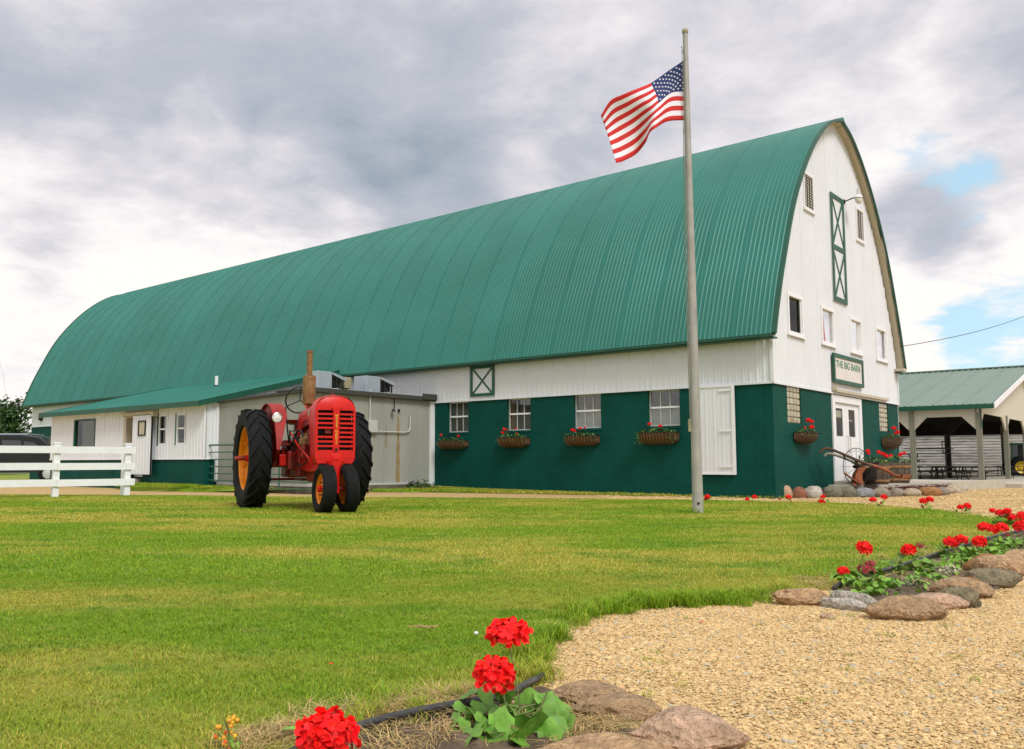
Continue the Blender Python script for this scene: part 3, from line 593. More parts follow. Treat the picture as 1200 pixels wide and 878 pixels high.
# side windows
def sash(parent, mf, a0, a1, z0, z1, dd, cols, lower, rows=1, name='window', mid=.52, back='screen'):
    fr = MM(mf); t = .035
    fr.b(a0, a0+t, dd, dd+.06, z0, z1); fr.b(a1-t, a1, dd, dd+.06, z0, z1); fr.b(a0+t, a1-t, dd, dd+.06, z1-t, z1); fr.b(a0+t, a1-t, dd, dd+.06, z0, z0+t)
    f = fr.build(name, 'white2' if name != 'window' else 'conduit', parent)
    zm = z0+(z1-z0)*mid
    b = MM(mf); b.b(a0+t, a1-t, dd-.012, dd+.04, zm-.02, zm+.02); b.build('meeting_rail', 'white2', f)
    b = MM(mf); b.b(a0-.03, a1+.03, dd-.09, dd+.01, z0-.05, z0+.006); (b.build('sill', 'greenwall', f) if name == 'window' else None)
    for (p, q, low) in ((z0+t, zm-.02, True), (zm+.02, z1-t, False)):
        wd = (a1-a0-2*t)/cols
        for c in range(cols):
            x0 = a0+t+c*wd
            b = MM(mf); b.b(x0+.008, x0+wd-.008, dd+.02, dd+.024, p, q); b.build('pane', 'glass', f)
            if c: b = MM(mf); b.b(x0-.009, x0+.009, dd+.006, dd+.035, p, q); b.build('muntin', 'conduit', f)
    b = MM(mf); b.b(a0+t, a1-t, dd+.07, dd+.075, z0, z1) if back else None; b.build('insect_screen', back or 'dark', f)
    if lower:
        b = MM(mf); b.b(a0+t, a1-t, dd+.045, dd+.06, z0+t, zm-.02); b.build('curtain', lower, f)
    return f
for i, (a, b_) in enumerate(SWD):
    f = sash(barn, side, a, b_, SZ[0], SZ[1]-.02, .09, 3, 'curtain' if i >= 2 else None, back='screen')
    if i == 1: q = MM(side); q.b(b_-.16, b_-.05, .128, .15, SZ[0]+.04, SZ[1]-.06); q.build('wooden_board', 'wood', f)
# X-braced loft door on the side and tall X panel on the gable
def xpanel(mf, a0, a1, z0, z1, cells, wd, parent, d=-.03):
    r = D.objects.new('loft_door', None)
    mb = MM(mf); mb.b(a0+.01, a1-.01, d, -.002, z0+.01, z1-.01); p = mb.build('loft_door', 'white', parent)
    mb = MM(mf); e = d-.02
    mb.b(a0, a0+wd, e, d-.001, z0, z1); mb.b(a1-wd, a1, e, d-.001, z0, z1)
    for k in range(cells+1):
        zc = z0+(z1-z0)*k/cells; lo = min(max(zc-wd/2, z0), z1-wd); mb.b(a0+wd, a1-wd, e, d-.001, lo, lo+wd)
    mb.build('door_frame', 'trim', p)
    for k in range(cells):
        p0 = z0+(z1-z0)*k/cells+wd*.6; p1 = z0+(z1-z0)*(k+1)/cells-wd*.6
        for s in (0, 1):
            m2 = MB(); A_, B_ = (a0+wd*.7, p0), (a1-wd*.7, p1)
            if s: A_, B_ = (a0+wd*.7, p1), (a1-wd*.7, p0)
            dq = e+.004+.004*s; nrm = Vector(mf(0, 1, 0))
            m2.bar(Vector(mf(A_[0], dq+.008, A_[1])), Vector(mf(B_[0], dq+.008, B_[1])), wd*.62, .014, up=nrm) if False else m2.bar(Vector(mf(A_[0], dq+.006, A_[1])), Vector(mf(B_[0], dq+.006, B_[1])), wd*.62, .012, up=nrm)
            m2.build('cross_brace', 'trim', p)
    D.objects.remove(r)
xpanel(side, 7.14, 7.94, 2.40, 3.18, 1, .075, barn)
xpanel(gab, 3.72, 4.66, 4.50, 7.10, 2, .11, barn)
# sliding door on the side wall with its track
mb = MM(side); mb.b(.80, 1.60, -.06, -.02, .48, 2.30); sd_ = mb.build('sliding_door', 'white', barn)
ribbed(sd_, lambda a, d, z: (d-.062, a, z), .84, 1.58, .50, 2.27, pw=.74, pitch=.165, name='door_sheet', dk=.35)
mb = MM(side); mb.b(.79, .85, -.085, -.06, .47, 2.31); mb.b(.85, 1.60, -.08, -.06, .47, .51); mb.b(.85, 1.60, -.08, -.06, 2.27, 2.31); mb.build('door_trim', 'white2', sd_)
for z in (.62, 1.35, 2.18): mb = MM(side); mb.b(.86, 1.12, -.092, -.084, z, z+.045); mb.build('strap_hinge', 'white2', sd_)
# gable windows: recessed box, frame, pane
for i, (a, b_) in enumerate(GW):
    mb = MM(gab); z0, z1 = GZ; mb.b(a-.07, a, -.035, .05, z0-.07, z1+.07); mb.b(b_, b_+.07, -.035, .05, z0-.07, z1+.07); mb.b(a, b_, -.035, .05, z1, z1+.07); mb.b(a, b_, -.035, .05, z0-.07, z0)
    f = mb.build('window', 'white2', barn)
    mb = MM(gab); mb.b(a-.10, b_+.10, -.06, -.02, z0-.105, z0-.072); mb.build('sill', 'white2', f)
    mb = MM(gab); mb.b(a, b_, .03, .035, z0, z1); mb.build('pane', 'glassd' if i == 0 else 'mirror', f)
    mb = MM(gab); mb.b(a-.3, b_+.3, .75, .78, z0-.3, z1+.3); mb.build('room_wall', 'dark' if i else 'wood', f)
    if i == 0:
        mb = MM(gab); mb.b(a-.3, a-.02, .06, .75, z0-.3, z1+.3); mb.b(a+.38, a+.44, .5, .56, z0-.2, z1+.2); mb.b(a, b_, .45, .5, z0+.2, z0+.26); mb.build('loft_framing', 'wood', f)
    if i == 1:
        mb = MB(); nn_ = 14
        for r in range(nn_):
            zt_ = z1-(z1-z0)*r/nn_; wv = .16+.16*r/nn_
            mb.tint = None; mb.add([(a+.01, .026, zt_), (a+wv, .026, zt_), (a+wv+.012, .026, zt_-.036), (a+.01, .026, zt_-.036)], [(0, 3, 2, 1)])
        mb.build('red_striped_cloth', 'redcloth', f)
# louvred vents
for a0, a1 in ((2.08, 2.60), (5.70, 6.20)):
    z0, z1 = 6.36, 7.13
    mb = MM(gab); mb.b(a0-.05, a0, -.035, .01, z0-.05, z1+.05); mb.b(a1, a1+.05, -.035, .01, z0-.05, z1+.05); mb.b(a0, a1, -.035, .01, z1, z1+.05); mb.b(a0-.07, a1+.07, -.05, .01, z0-.07, z0)
    f = mb.build('louvre_vent', 'white2', barn); mb = MM(gab); mb.b(a0, a1, -.006, -.003, z0, z1); mb.build('vent_back', 'dark', f)
    for k in range(12):
        z = z0+(z1-z0)*(k+.3)/12; mb = MB(); mb.add([(a0, -.030, z), (a1, -.030, z), (a1, -.016, z+.018), (a0, -.016, z+.018), (a0, -.024, z-.003), (a1, -.024, z-.003)], [(0, 1, 2, 3), (0, 4, 5, 1)]); mb.build('slat', 'soffit', f)
# glass block windows
for a0, a1, z0, z1 in GBK:
    mb = MM(gab); mb.b(a0, a1, .06, .12, z0, z1); f = mb.build('glass_block_window', 'mortar', barn); nc, nr = 4, 6
    bw, bh = (a1-a0)/nc, (z1-z0)/nr; g0 = None
    for c in range(nc):
        for r in range(nr):
            if g0 is None:
                mb = MM(gab); mb.b(.012, bw-.012, .03, .06, .010, bh-.010); g0 = mb.build('glass_block', 'glassblock', f, bevel=.01); o = g0
            else: o = g0.copy(); COL.objects.link(o)
            o.location = (a0+c*bw, 0, z0+r*bh)
# double door
a0, a1, z0, z1 = 3.40, 5.50, .30, 2.27
mb = MM(gab); mb.b(a0, a0+.17, -.02, .1, z0, z1); mb.b(a1-.15, a1, -.02, .1, z0, z1); mb.b(a0+.17, a1-.15, -.02, .1, z1-.16, z1); fr = mb.build('door_frame', 'white2', barn)
cm = (a0+.17+a1-.15)/2
for s, (p, q) in enumerate(((a0+.175, cm-.004), (cm+.004, a1-.155))):
    gl = (p+.17, q-.24, 1.33, 1.98) if s == 0 else (p+.17, q-.24, 1.33, 1.98)
    mb = MM(gab); mb.b(p, gl[0], .03, .07, z0, z1-.165); mb.b(gl[1], q, .03, .07, z0, z1-.165); mb.b(gl[0], gl[1], .03, .07, z0, gl[2]); mb.b(gl[0], gl[1], .03, .07, gl[3], z1-.165); d_ = mb.build('door', 'white2', barn)
    mb = MM(gab); mb.b(gl[0], gl[1], .045, .05, gl[2], gl[3]); mb.build('pane', 'glassd', d_); mb = MM(gab); mb.b(gl[0], gl[1], .056, .06, gl[2], gl[3]); mb.build('pane_backing', 'dark', d_)
    mb = MM(gab)
    if s == 0: mb.b(gl[0]+.04, gl[1]-.04, .052, .055, gl[2]+.44, gl[2]+.60)  # white patch painted in for the reflection atop the left pane
    else: mb.b(gl[0]+.04, gl[1]-.16, .052, .055, gl[2]+.38, gl[2]+.41)
    mb.build('pane_patch', 'white2', d_)
    hx = q-.07 if s == 0 else p+.07
    mb = MB(); mb.tube([(hx, .03, .98), (hx, -.03, 1.0), (hx, -.03, 1.33), (hx, .03, 1.35)], .011, 6); mb.build('door_handle', 'conduit', d_)
mb = MM(gab); mb.b(3.35, 5.6, -.30, -.001, .0, .298); mb.build('door_step', 'concrete', barn); mb = MM(gab); mb.b(3.42, 7.55, -.10, -.03, 2.335, 2.40); mb.b(3.40, 3.50, -.12, -.02, 2.36, 2.47); mb.build('door_track', 'soffit', barn)
# sign
sg = thing('barn_sign', 'green framed white sign reading THE BIG BARN over the double door', 'sign', W(4.47, -.04, 2.55), AZ)
s_w, s_h = 2.14, .68
mb = MB(); t = .085
for p, q in (((-s_w/2, -.05, 0), (s_w/2, 0, t)), ((-s_w/2, -.05, s_h-t), (s_w/2, 0, s_h)), ((-s_w/2, -.05, t), (-s_w/2+t, 0, s_h-t)), ((s_w/2-t, -.05, t), (s_w/2, 0, s_h-t))): mb.bx(p, q)
mb.build('frame', 'trim', sg); mb = MB(); mb.bx((-s_w/2+t, -.025, t), (s_w/2-t, -.005, s_h-t)); mb.build('panel', 'signw', sg)
def text(body, size, m, parent, loc, rot, name='lettering', ext=.002, sx=1., line=1.):
    c = D.curves.new('txt', 'FONT'); c.body = body; c.size = size; c.extrude = ext; c.align_x = 'CENTER'; c.align_y = 'CENTER'; c.space_line = line; c.resolution_u = 4; c.offset = size*.012
    t_ = D.objects.new('txt', c); COL.objects.link(t_); dg = bpy.context.evaluated_depsgraph_get(); me = D.meshes.new_from_object(t_.evaluated_get(dg)); D.objects.remove(t_)
    me.materials.clear(); me.materials.append(M[m]); o = D.objects.new(name, me); COL.objects.link(o); o.parent = parent; o.location = loc; o.rotation_euler = rot; o.scale = (sx, 1, 1); return o
text('THE BIG BARN', .235, 'gtext', sg, (0, -.028, .44), (R(90), 0, 0), sx=1.14)
# gooseneck barn lamp
lp = thing('barn_lamp', 'white shaded barn lamp on a bracket beside the tall X panel', 'lamp', W(4.80, -.03, 7.10), AZ); lp.scale = (.85, .62, .85)
mb = MB(); mb.tube([(0, .02, 0), (0, -.30, .06), (0, -.52, .09)], .018, 6); mb.bx((-.05, 0, -.06), (.05, .03, .06)); mb.build('bracket', 'iron', lp)
mb = MB(); mb.lathe([(.0, .30), (.05, .29), (.055, .13), (.07, .12)], (0, -.52, 0), n=12); mb.build('housing', 'conduit', lp, smooth=40)
mb = MB(); mb.lathe([(.07, .12), (.13, .10), (.17, .03), (.165, .03), (.12, .09)], (0, -.52, 0), n=16); mb.build('lamp_shade', 'white2', lp, smooth=40)
mb = MB(); mb.lathe([(.0, -.13), (.08, -.12), (.13, -.05), (.135, .05)], (0, -.52, 0), n=16); mb.build('globe', 'lens', lp, smooth=60)
# small floodlight on far siding
fl = thing('wall_light', 'small dark light fixture on the barn wall above the black van', 'lamp', W(-.02, 32.7, 2.75), AZ)
mb = MB(); mb.bx((-.08, -.08, -.05), (.01, .08, .05)); mb.build('base', 'conduit', fl); mb = MB(); mb.lathe([(.0, 0), (.05, .02), (.10, .14), (.09, .14)], (-.16, 0, -.12), ax='x', n=10); mb.build('lamp_head', 'iron', fl)
mb = MM(side); mb.b(30.5, 31.6, -.02, .01, .7, ZS-.04); mb.build('far_door', 'soffit', barn)

# ------------------------------------------------------------------ grey concrete addition
UB = -4.2; VB0, VB1 = 9.28, 12.88; ZB = 2.34
ad = thing('concrete_shed', 'grey flat-roofed concrete addition with rusty streak behind the tractor', 'shed', CB, AZ)
mb = MB(); mb.ext([(UB, VB0, .22), (UB, VB1, .22), (UB, VB1, ZB-.10), (UB, VB0, ZB)], (-UB-.01, 0, 0)); fixn(mb.build('wall', 'bumpc', ad))
mb = MB(); mb.bx((UB-.04, VB0-.04, -.3), (.005, VB1-.03, .17)); mb.build('plinth', 'plinth', ad); mb = MB(); mb.bx((UB-.02, VB0-.02, .17), (.003, VB1-.02, .22)); mb.build('plinth_ledge', 'conduit', ad)
mb = MB(); mb.ext([(UB-.08, VB0-.12, ZB+.003), (UB-.08, VB1-.03, ZB-.097), (UB-.08, VB1-.03, ZB-.047), (UB-.08, VB0-.12, ZB+.063)], (-UB+.06, 0, 0)); mb.bx((UB-.08, VB0-.123, ZB+.01), (-.02, VB0-.06, ZB+.11)); mb.bx((-.55, VB0-.16, ZB+.03), (-.03, VB0-.126, ZB+.18)); mb.build('roof_edge', 'roofedge', ad)
mb = MB(); mb.bx((UB-.03, VB0-.05, ZB+.05), (-.03, VB0+1.2, ZB+.09)); mb.build('roof', 'roofedge', ad)
mb = MB(); mb.bx((-.14, VB0-.05, -.05), (.012, VB0+.0, ZB)); mb.build('corner_post', 'white2', ad)
for k in range(1, 7):
    mb = MB(); x = UB+k*.6; mb.bx((x-.008, VB0-.006, .22), (x+.008, VB0+.002, ZB)); mb.build('joint_strip', 'bumpc', ad)
def streak(u, z0, z1, wd, seed):
    rd = random.Random(seed); L_, R_ = [], []; n = 14
    for i in range(n+1):
        z = z1+(z0-z1)*i/n; k = wd*(.25+.75*(i/n)**.6)*rd.uniform(.75, 1.2); L_.append((u-k/2, VB0-.0035, z)); R_.append((u+k/2, VB0-.0035, z))
    mb = MB(); mb.add(L_+R_, [(i, n+1+i, n+2+i, i+1) for i in range(n)]); return mb
M['ruststain'] = mat('rust_stain', (.30, .19, .06), .85, 0, .3, 6, col2=(.28, .24, .15), mixs=7, stretch=(1, 1, .25), lo=.4, hi=.65)
streak(-1.30, .22, 2.02, .15, 3).build('rust_streak', 'ruststain', ad)
M['stain2'] = mat('damp_stain', (.23, .20, .13), .85, 0, .3, 6, col2=(.29, .28, .22), mixs=8, stretch=(1, 1, .25))
streak(-1.72, 1.1, 1.95, .10, 5).build('rust_streak', 'stain2', ad); streak(-1.30, -.02, .17, .2, 5).build('rust_streak', 'ruststain', ad)
mb = MB(); mb.bx((-1.32, VB0-.05, 2.0), (-1.28, VB0, 2.08)); mb.build('iron_bracket', 'iron', ad)
eb = thing('electrical_box', 'grey electrical box with conduits on the concrete addition wall', 'electrical box', W(-2.24, VB0, 1.46), AZ)
mb = MB(); mb.bx((-.14, -.10, 0), (.14, 0, .30)); mb.build('box', 'conduit', eb, bevel=.006)
mb = MB(); mb.tube([(-.08, -.05, .30), (-.08, -.05, 1.06)], .015, 6); mb.build('conduit', 'conduit', eb)
mb = MB(); mb.tube([(.14, -.05, .03), (1.15, -.05, .03), (1.28, -.05, .06), (1.32, -.05, .16), (1.33, -.05, .48)], .018, 8); mb.build('conduit', 'conduit', eb, smooth=60)
lk = thing('wall_hook_lamp', 'small black lamp hanging on the wall under the right roof vent', 'lamp', W(-1.56, VB0, 2.0), AZ)
mb = MB(); mb.tube([(.08, -.03, .42), (.08, -.05, .16), (.02, -.10, .06)], .012, 6); mb.build('arm', 'black', lk); mb = MB(); mb.lathe([(0, .05), (.03, .045), (.06, -.02), (.05, -.02)], (0, -.10, .02), n=10); mb.build('shade', 'black', lk)
def exhaust(u0, wd, lbl, zb=ZB+.09, v=VB0+.15):
    t = thing('roof_exhaust', lbl, 'roof vent', W(u0, v, zb), AZ, 'sheet metal exhaust hoods on the flat roof')
    mb = MB(); b = wd*.50; h = .45
    mb.bx((0, 0, .04), (b, .45, h)); mb.build('housing', 'steel', t, bevel=.01)
    mb = MB(); mb.add([(b, 0, h+.002), (b, .45, h+.002), (wd+.04, .45, h-.12), (wd+.04, 0, h-.12), (b, 0, h-.05), (b, .45, h-.05), (wd+.02, .45, h-.20), (wd+.02, 0, h-.20)], [(0, 3, 2, 1), (4, 5, 6, 7), (0, 4, 7, 3), (1, 2, 6, 5), (3, 7, 6, 2)])
    mb.build('hood', 'steel', t)
    mb = MB(); mb.bx((b, .03, .06), (b+.03, .42, h-.06)); mb.bx((b+.10, .10, .10), (wd-.06, .36, .26)); mb.bx((b+.14, .02, .07), (b+.17, .05, h-.12)); mb.bx((wd-.08, .02, .07), (wd-.05, .05, h-.20)); mb.build('motor', 'steeld', t)
    mb = MB(); mb.bx((-.03, -.03, 0), (wd, .48, .045)); mb.build('curb', 'steeld', t)
    return t
exhaust(-3.80, .85, 'left sheet metal exhaust hood on the flat roof behind the tractor stack'); exhaust(-2.28, .98, 'right sheet metal exhaust hood on the flat roof nearest the X door')
bv = thing('beige_vent_cap', 'small beige square vent between the two roof exhaust hoods', 'roof vent', W(-2.85, VB0+.3, ZB+.09), AZ)
mb = MB(); mb.bx((0, 0, .10), (.23, .23, .38)); mb.build('cap', 'beige', bv, bevel=.02); mb = MB(); mb.tube([(.06, .1, 0), (.06, .1, .12)], .02, 6); mb.tube([(.16, .1, 0), (.16, .1, .12)], .02, 6); mb.build('legs', 'iron', bv)

# ------------------------------------------------------------------ lean-to annex
UA = -4.57; VA0, VA1 = 12.9, 21.5; ZA = .83
an = thing('lean_to_annex', 'low white lean-to with green metal roof along the left side of the barn', 'annex', CB, AZ)
AW = [(18.62, 19.95, 1.15, 2.02), (14.72, 15.16, 1.20, 1.99), (13.80, 14.26, 1.20, 1.99)]; AD = (15.9, 16.95, .42, 2.02)
aside = lambda a, d, z: (UA+d, a, z)
ribbed(an, aside, VA0, VA1, ZA, 2.22, holes=AW+[AD], pitch=.15)
ztr = lambda u: 2.24+(u-UA)*.245
agab = lambda a, d, z: (a, VA0+d, z)
ribbed(an, agab, UA, -.05, lambda a: ZA if a < UB+.02 else ZB-.10, ztr, pw=.5)
ribbed(an, lambda a, d, z: (a, VA1-d, z), UA, -.05, ZA, ztr)
holed(aside, VA0+.02, VA1-.02, -.3, ZA, [(AD[0], AD[1], .3, ZA)], .02, .2, 'greenwall', an, 'base_wall')
mb = MB(); mb.bx((UA+.22, VA0+.02, -.3), (-.1, VA0+.2, ZA)); mb.bx((UA+.02, VA1-.2, -.3), (-.1, VA1-.025, ZA)); mb.build('base_wall', 'greenwall', an)
mb = MB(); mb.bx((UA-.012, VA0-.02, ZA-.02), (UA+.04, VA0+.03, 2.24)); mb.build('corner_trim', 'white2', an)
mb = MB(); mb.bx((UB-.06, VA0-.06, .25), (UB+.0, VA0-.003, 2.38)); mb.build('corner_trim', 'white2', an)
mb = MB(); mb.bx((UA-.02, VA0, ZA-.03), (UA+.02, VA1, ZA)); mb.bx((UA, VA0-.02, ZA-.03), (UB-.01, VA0+.02, ZA)); mb.build('drip_edge', 'white2', an)
# roof sheets
E0, E1 = UA-.28, -.12; zr = lambda u: 2.20+(u-E0)*.248; RV0, RV1 = VA0-.14, VA1+.25; nP = 10; pw_ = (RV1-RV0)/nP
mb = MB(); ys = []
for r in range(6):
    for a, h in ((0, .022 if r else .03), (.12, .022 if r else .03), (.24, 0), (.88, 0)): ys.append(((r+a)*pw_/6, h))
ys.append((pw_, .028))
vs = [(u, y, zr(u)+h+.03) for y, h in ys for u in (E0, E1)]
mb.add(vs, [(2*i, 2*i+1, 2*i+3, 2*i+2) for i in range(len(ys)-1)]); p0 = mb.build('roof_panel', 'roof', an, loc=(0, RV0, 0)); fixn(p0)
for i in range(1, nP): c = p0.copy(); COL.objects.link(c); c.location = (0, RV0+i*pw_, 0)
mb = MB(); mb.add([(u, y, zr(u)+dz) for y in (RV0, RV1) for u in (E0+.01, E1) for dz in (-.05, .022)], [(0, 1, 3, 2), (4, 6, 7, 5), (0, 4, 5, 1), (0, 2, 6, 4)]); mb.build('soffit', 'white2', an)
mb = MB(); mb.bx((E0-.02, RV0-.02, 2.13), (E0+.008, RV1+.02, 2.265))
for y in (RV0-.025, RV1): mb.add([(u, yy, zr(u)+dz) for yy in (y, y+.025) for u in (E0, E1) for dz in (-.07, .075)], [(0, 2, 3, 1), (4, 5, 7, 6), (1, 3, 7, 5), (0, 4, 6, 2), (0, 1, 5, 4)])
mb.build('fascia', 'trim', an)
pp = thing('vent_pipe', 'short white vent pipe standing on the lean-to roof', 'pipe', W(-1.2, 17.6, zr(-1.2)), AZ)
mb = MB(); mb.tube([(0, 0, 0), (0, 0, .36)], .055, 10); mb.build('pipe', 'white2', pp, smooth=50); mb = MB(); mb.tube([(0, 0, 0), (0, 0, .07)], .08, 10); mb.build('collar', 'iron', pp)
# windows of the annex
for i, (a, b_, z0, z1) in enumerate(AW):
    if i == 0:
        mb = MM(aside); mb.b(a, a+.04, -.02, .06, z0, z1); mb.b(b_-.07, b_, -.02, .06, z0, z1); mb.b(a+.04, b_-.07, -.02, .06, z1-.04, z1); f = mb.build('window', 'trim', an)
        mb = MM(aside); mb.b(a, b_, -.03, .06, z0-.02, z0+.05); mb.build('sill', 'white2', f); mb = MM(aside); mb.b(a+.04, b_-.07, .03, .034, z0+.05, z1-.04); mb.build('pane', 'glass', f)
        mb = MM(aside); mb.b(a+.04, b_-.32, .10, .12, z0, z1); mb.build('curtain', 'bumpc', f)
        mb = MM(aside); mb.b(a, b_, .4, .42, z0-.1, z1+.1); mb.build('room_wall', 'dark', f)
    else:
        f = sash(an, aside, a+.0, b_-.05, z0, z1, .0, 1, None, name='window_unit', back='dark'); f.name = 'window'
        mb = MM(aside); mb.b(b_-.05, b_+.0, -.02, .05, z0-.02, z1+.02); mb.build('jamb', 'trim', f)
# entry: recessed door plus the open sheet-metal door slid on its track
mb = MM(aside); mb.b(AD[0], AD[1], .34, .38, AD[2]-.1, AD[3]+.1); mb.build('porch_wall', 'signw', an)
mb = MM(aside); mb.b(AD[1]-.14, AD[1], -.02, .34, AD[2], AD[3]); mb.b(AD[0], AD[1]-.14, -.02, .34, AD[3]-.05, AD[3]+.02); mb.build('door_casing', 'soffit', an)
mb = MM(aside); mb.b(16.05, 16.72, .27, .33, .45, 1.93); dd = mb.build('entry_door', 'white2', an); mb = MM(aside); mb.b(16.15, 16.62, .255, .268, 1.28, 1.84); mb.b(16.15, 16.62, .25, .268, 1.02, 1.24); mb.build('pane', 'carglass', dd)
mb = MM(aside); mb.b(AD[0]+.1, AD[1]-.1, -.3, .34, .10, .28); mb.build('step', 'concrete', an)
mb = MM(aside); mb.b(15.22, 16.20, -.15, -.10, .40, 2.0); sl_ = mb.build('sliding_door', 'white', an)
ribbed(sl_, lambda a, d, z: (UA+d-.151, a, z), 15.24, 16.18, .42, 1.99, holes=[(15.52, 15.84, 1.48, 1.83)], pw=.94, pitch=.155, name='door_sheet')
mb = MM(aside); mb.b(15.49, 15.52, -.18, -.15, 1.45, 1.86); mb.b(15.84, 15.87, -.18, -.15, 1.45, 1.86); mb.b(15.52, 15.84, -.18, -.15, 1.83, 1.86); mb.b(15.52, 15.84, -.18, -.15, 1.45, 1.48); mb.build('window_frame', 'iron', sl_)
mb = MM(aside); mb.b(15.52, 15.84, -.158, -.153, 1.48, 1.83); mb.build('pane', 'soffit', sl_)
mb = MM(aside); mb.b(15.19, 15.22, -.155, -.12, .40, 2.0); mb.build('door_edge', 'iron', sl_)
mb = MM(aside); mb.b(15.15, 16.9, -.14, -.03, 2.02, 2.10); mb.b(15.12, 15.25, -.17, -.02, 1.96, 2.11); mb.build('door_track', 'soffit', an)
# leaning tube gate
gt = thing('tube_gate', 'green metal tube farm gate leaning on the concrete addition behind the tractor', 'gate', W(0, 0, 0), AZ)
gx = -4.42; v0, v1 = 8.6, 13.0
mb = MB(); mb.tube([(gx, v0, .12), (gx, v0, 1.05), (gx, v0+.12, 1.16), (gx, v1-.12, 1.16), (gx, v1, 1.05), (gx, v1, .12)], .022, 8); mb.build('frame', 'gateg', gt, smooth=60)
for z in (.12, .28, .45, .62, .80, .98): mb = MB(); mb.tube([(gx, v0, z), (gx, v1, z)], .016, 6); mb.build('rail', 'gateg', gt, smooth=60)
for v in (v0+1.4, v0+2.9): mb = MB(); mb.bx((gx-.02, v-.02, .14), (gx+.0, v+.02, 1.15)); mb.build('upright', 'gateg', gt)

GF = 1036.5
def pix(px, py, Y):
    """metres from traced position on the photograph at depth Y (used once to lay out the border)"""
    a = math.radians(5.41); v = Vector((px-563.8, GF, -(py-445))); v.rotate(Matrix.Rotation(a, 3, 'X')); v *= Y/v.y; return Vector((v.x, v.y, v.z+.7))
def smooth_path(pts, n=6):
    P = [Vector(p) for p in pts]; P = [P[0]*2-P[1]]+P+[P[-1]*2-P[-2]]; out = []
    for i in range(1, len(P)-2):
        a, b, c, d = P[i-1:i+3]
        for k in range(n): t = k/n; out.append(.5*((2*b)+(c-a)*t+(2*a-5*b+4*c-d)*t*t+(3*b-a-3*c+d)*t**3))
    return out+[P[-2]]
# ------------------------------------------------------------------ red tractor (local: x forward, y to its left, z up)
TR = thing('tractor', 'old red row-crop tractor with orange wheel rims parked on the lawn', 'tractor', (-2.93, 14.48, .0), R(-64.5))
RR = .785
def rear_tyre():
    mb = MB(); w_ = .17
    pr = [(.50, -.13), (.53, -.165), (.62, -.185), (.70, -.185), (.745, -.165), (.757, -.10), (.762, 0), (.757, .10), (.745, .165), (.70, .185), (.62, .185), (.53, .165), (.50, .13)]
    mb.lathe(pr, ax='y', n=48)
    N_ = 19
    for s in (-1, 1):
        for k in range(N_):
            a0 = 2*math.pi*(k+(.5 if s > 0 else 0))/N_; secs = []
            for t in (0, .25, .5, .75, 1., 1.12):
                y = s*(.005+.178*t) if t <= 1 else s*.190; an = a0-.29*t**1.15; base = .752 if t < .8 else (.735 if t <= 1 else .665); top = .786 if t < .8 else (.778 if t <= 1 else .675)
                wd = .032+.016*t
                q = []
                for da, rr in ((-wd, base), (-wd*.72, top), (wd*.72, top), (wd, base)):
                    yy = y-s*(.004 if rr == top else 0); q.append(Vector((rr*math.cos(an+da), yy, rr*math.sin(an+da))))
                secs.append(q)
            mb.loft(secs)
    return mb
def rear_wheel(y, s):
    """s = outward side; the dished disc faces outwards"""
    mb = MB(); mb.lathe([(.52, -.14), (.535, -.15), (.53, -.13), (.49, -.10), (.49, .10), (.53, .13), (.535, .15), (.52, .14)], ax='y', n=40)
    mb.lathe([(.49, .02*s), (.44, -.01*s), (.30, -.05*s), (.20, -.075*s), (.10, -.075*s)], ax='y', n=40)
    wh = mb.build('wheel', 'orange', TR, smooth=40, loc=(0, y, RR-.006)); t = rear_tyre().build('tyre', 'tyre', wh, smooth=35); fixn(t); t.scale = (1, .92, 1)
    mb = MB(); mb.lathe([(0, .10*s), (.055, .10*s), (.06, .02*s), (.13, 0), (.15, -.08*s), (.15, -.12*s)], ax='y', n=20); mb.build('hub', 'red', wh, smooth=40)
    mb = MB(); mb.tube([(0, -.1*s, 0), (0, .26*s, 0)], .035, 12); mb.build('axle_end', 'reddk', wh, smooth=50)
    mb = MB()
    for k in range(8):
        a = k*math.pi/4; c = Vector((.23*math.cos(a), -.06*s, .23*math.sin(a))); mb.tube([c, c+Vector((0, .035*s, 0))], .018, 6)
        c = Vector((.465*math.cos(a+.2), .0, .465*math.sin(a+.2))); mb.bx(c-Vector((.03, .0, .03)), c+Vector((.03, .05*s, .03)))
    mb.build('bolts', 'orange', wh)
    return wh
rear_wheel(-.80, -1); rear_wheel(.80, 1)
FR = .345
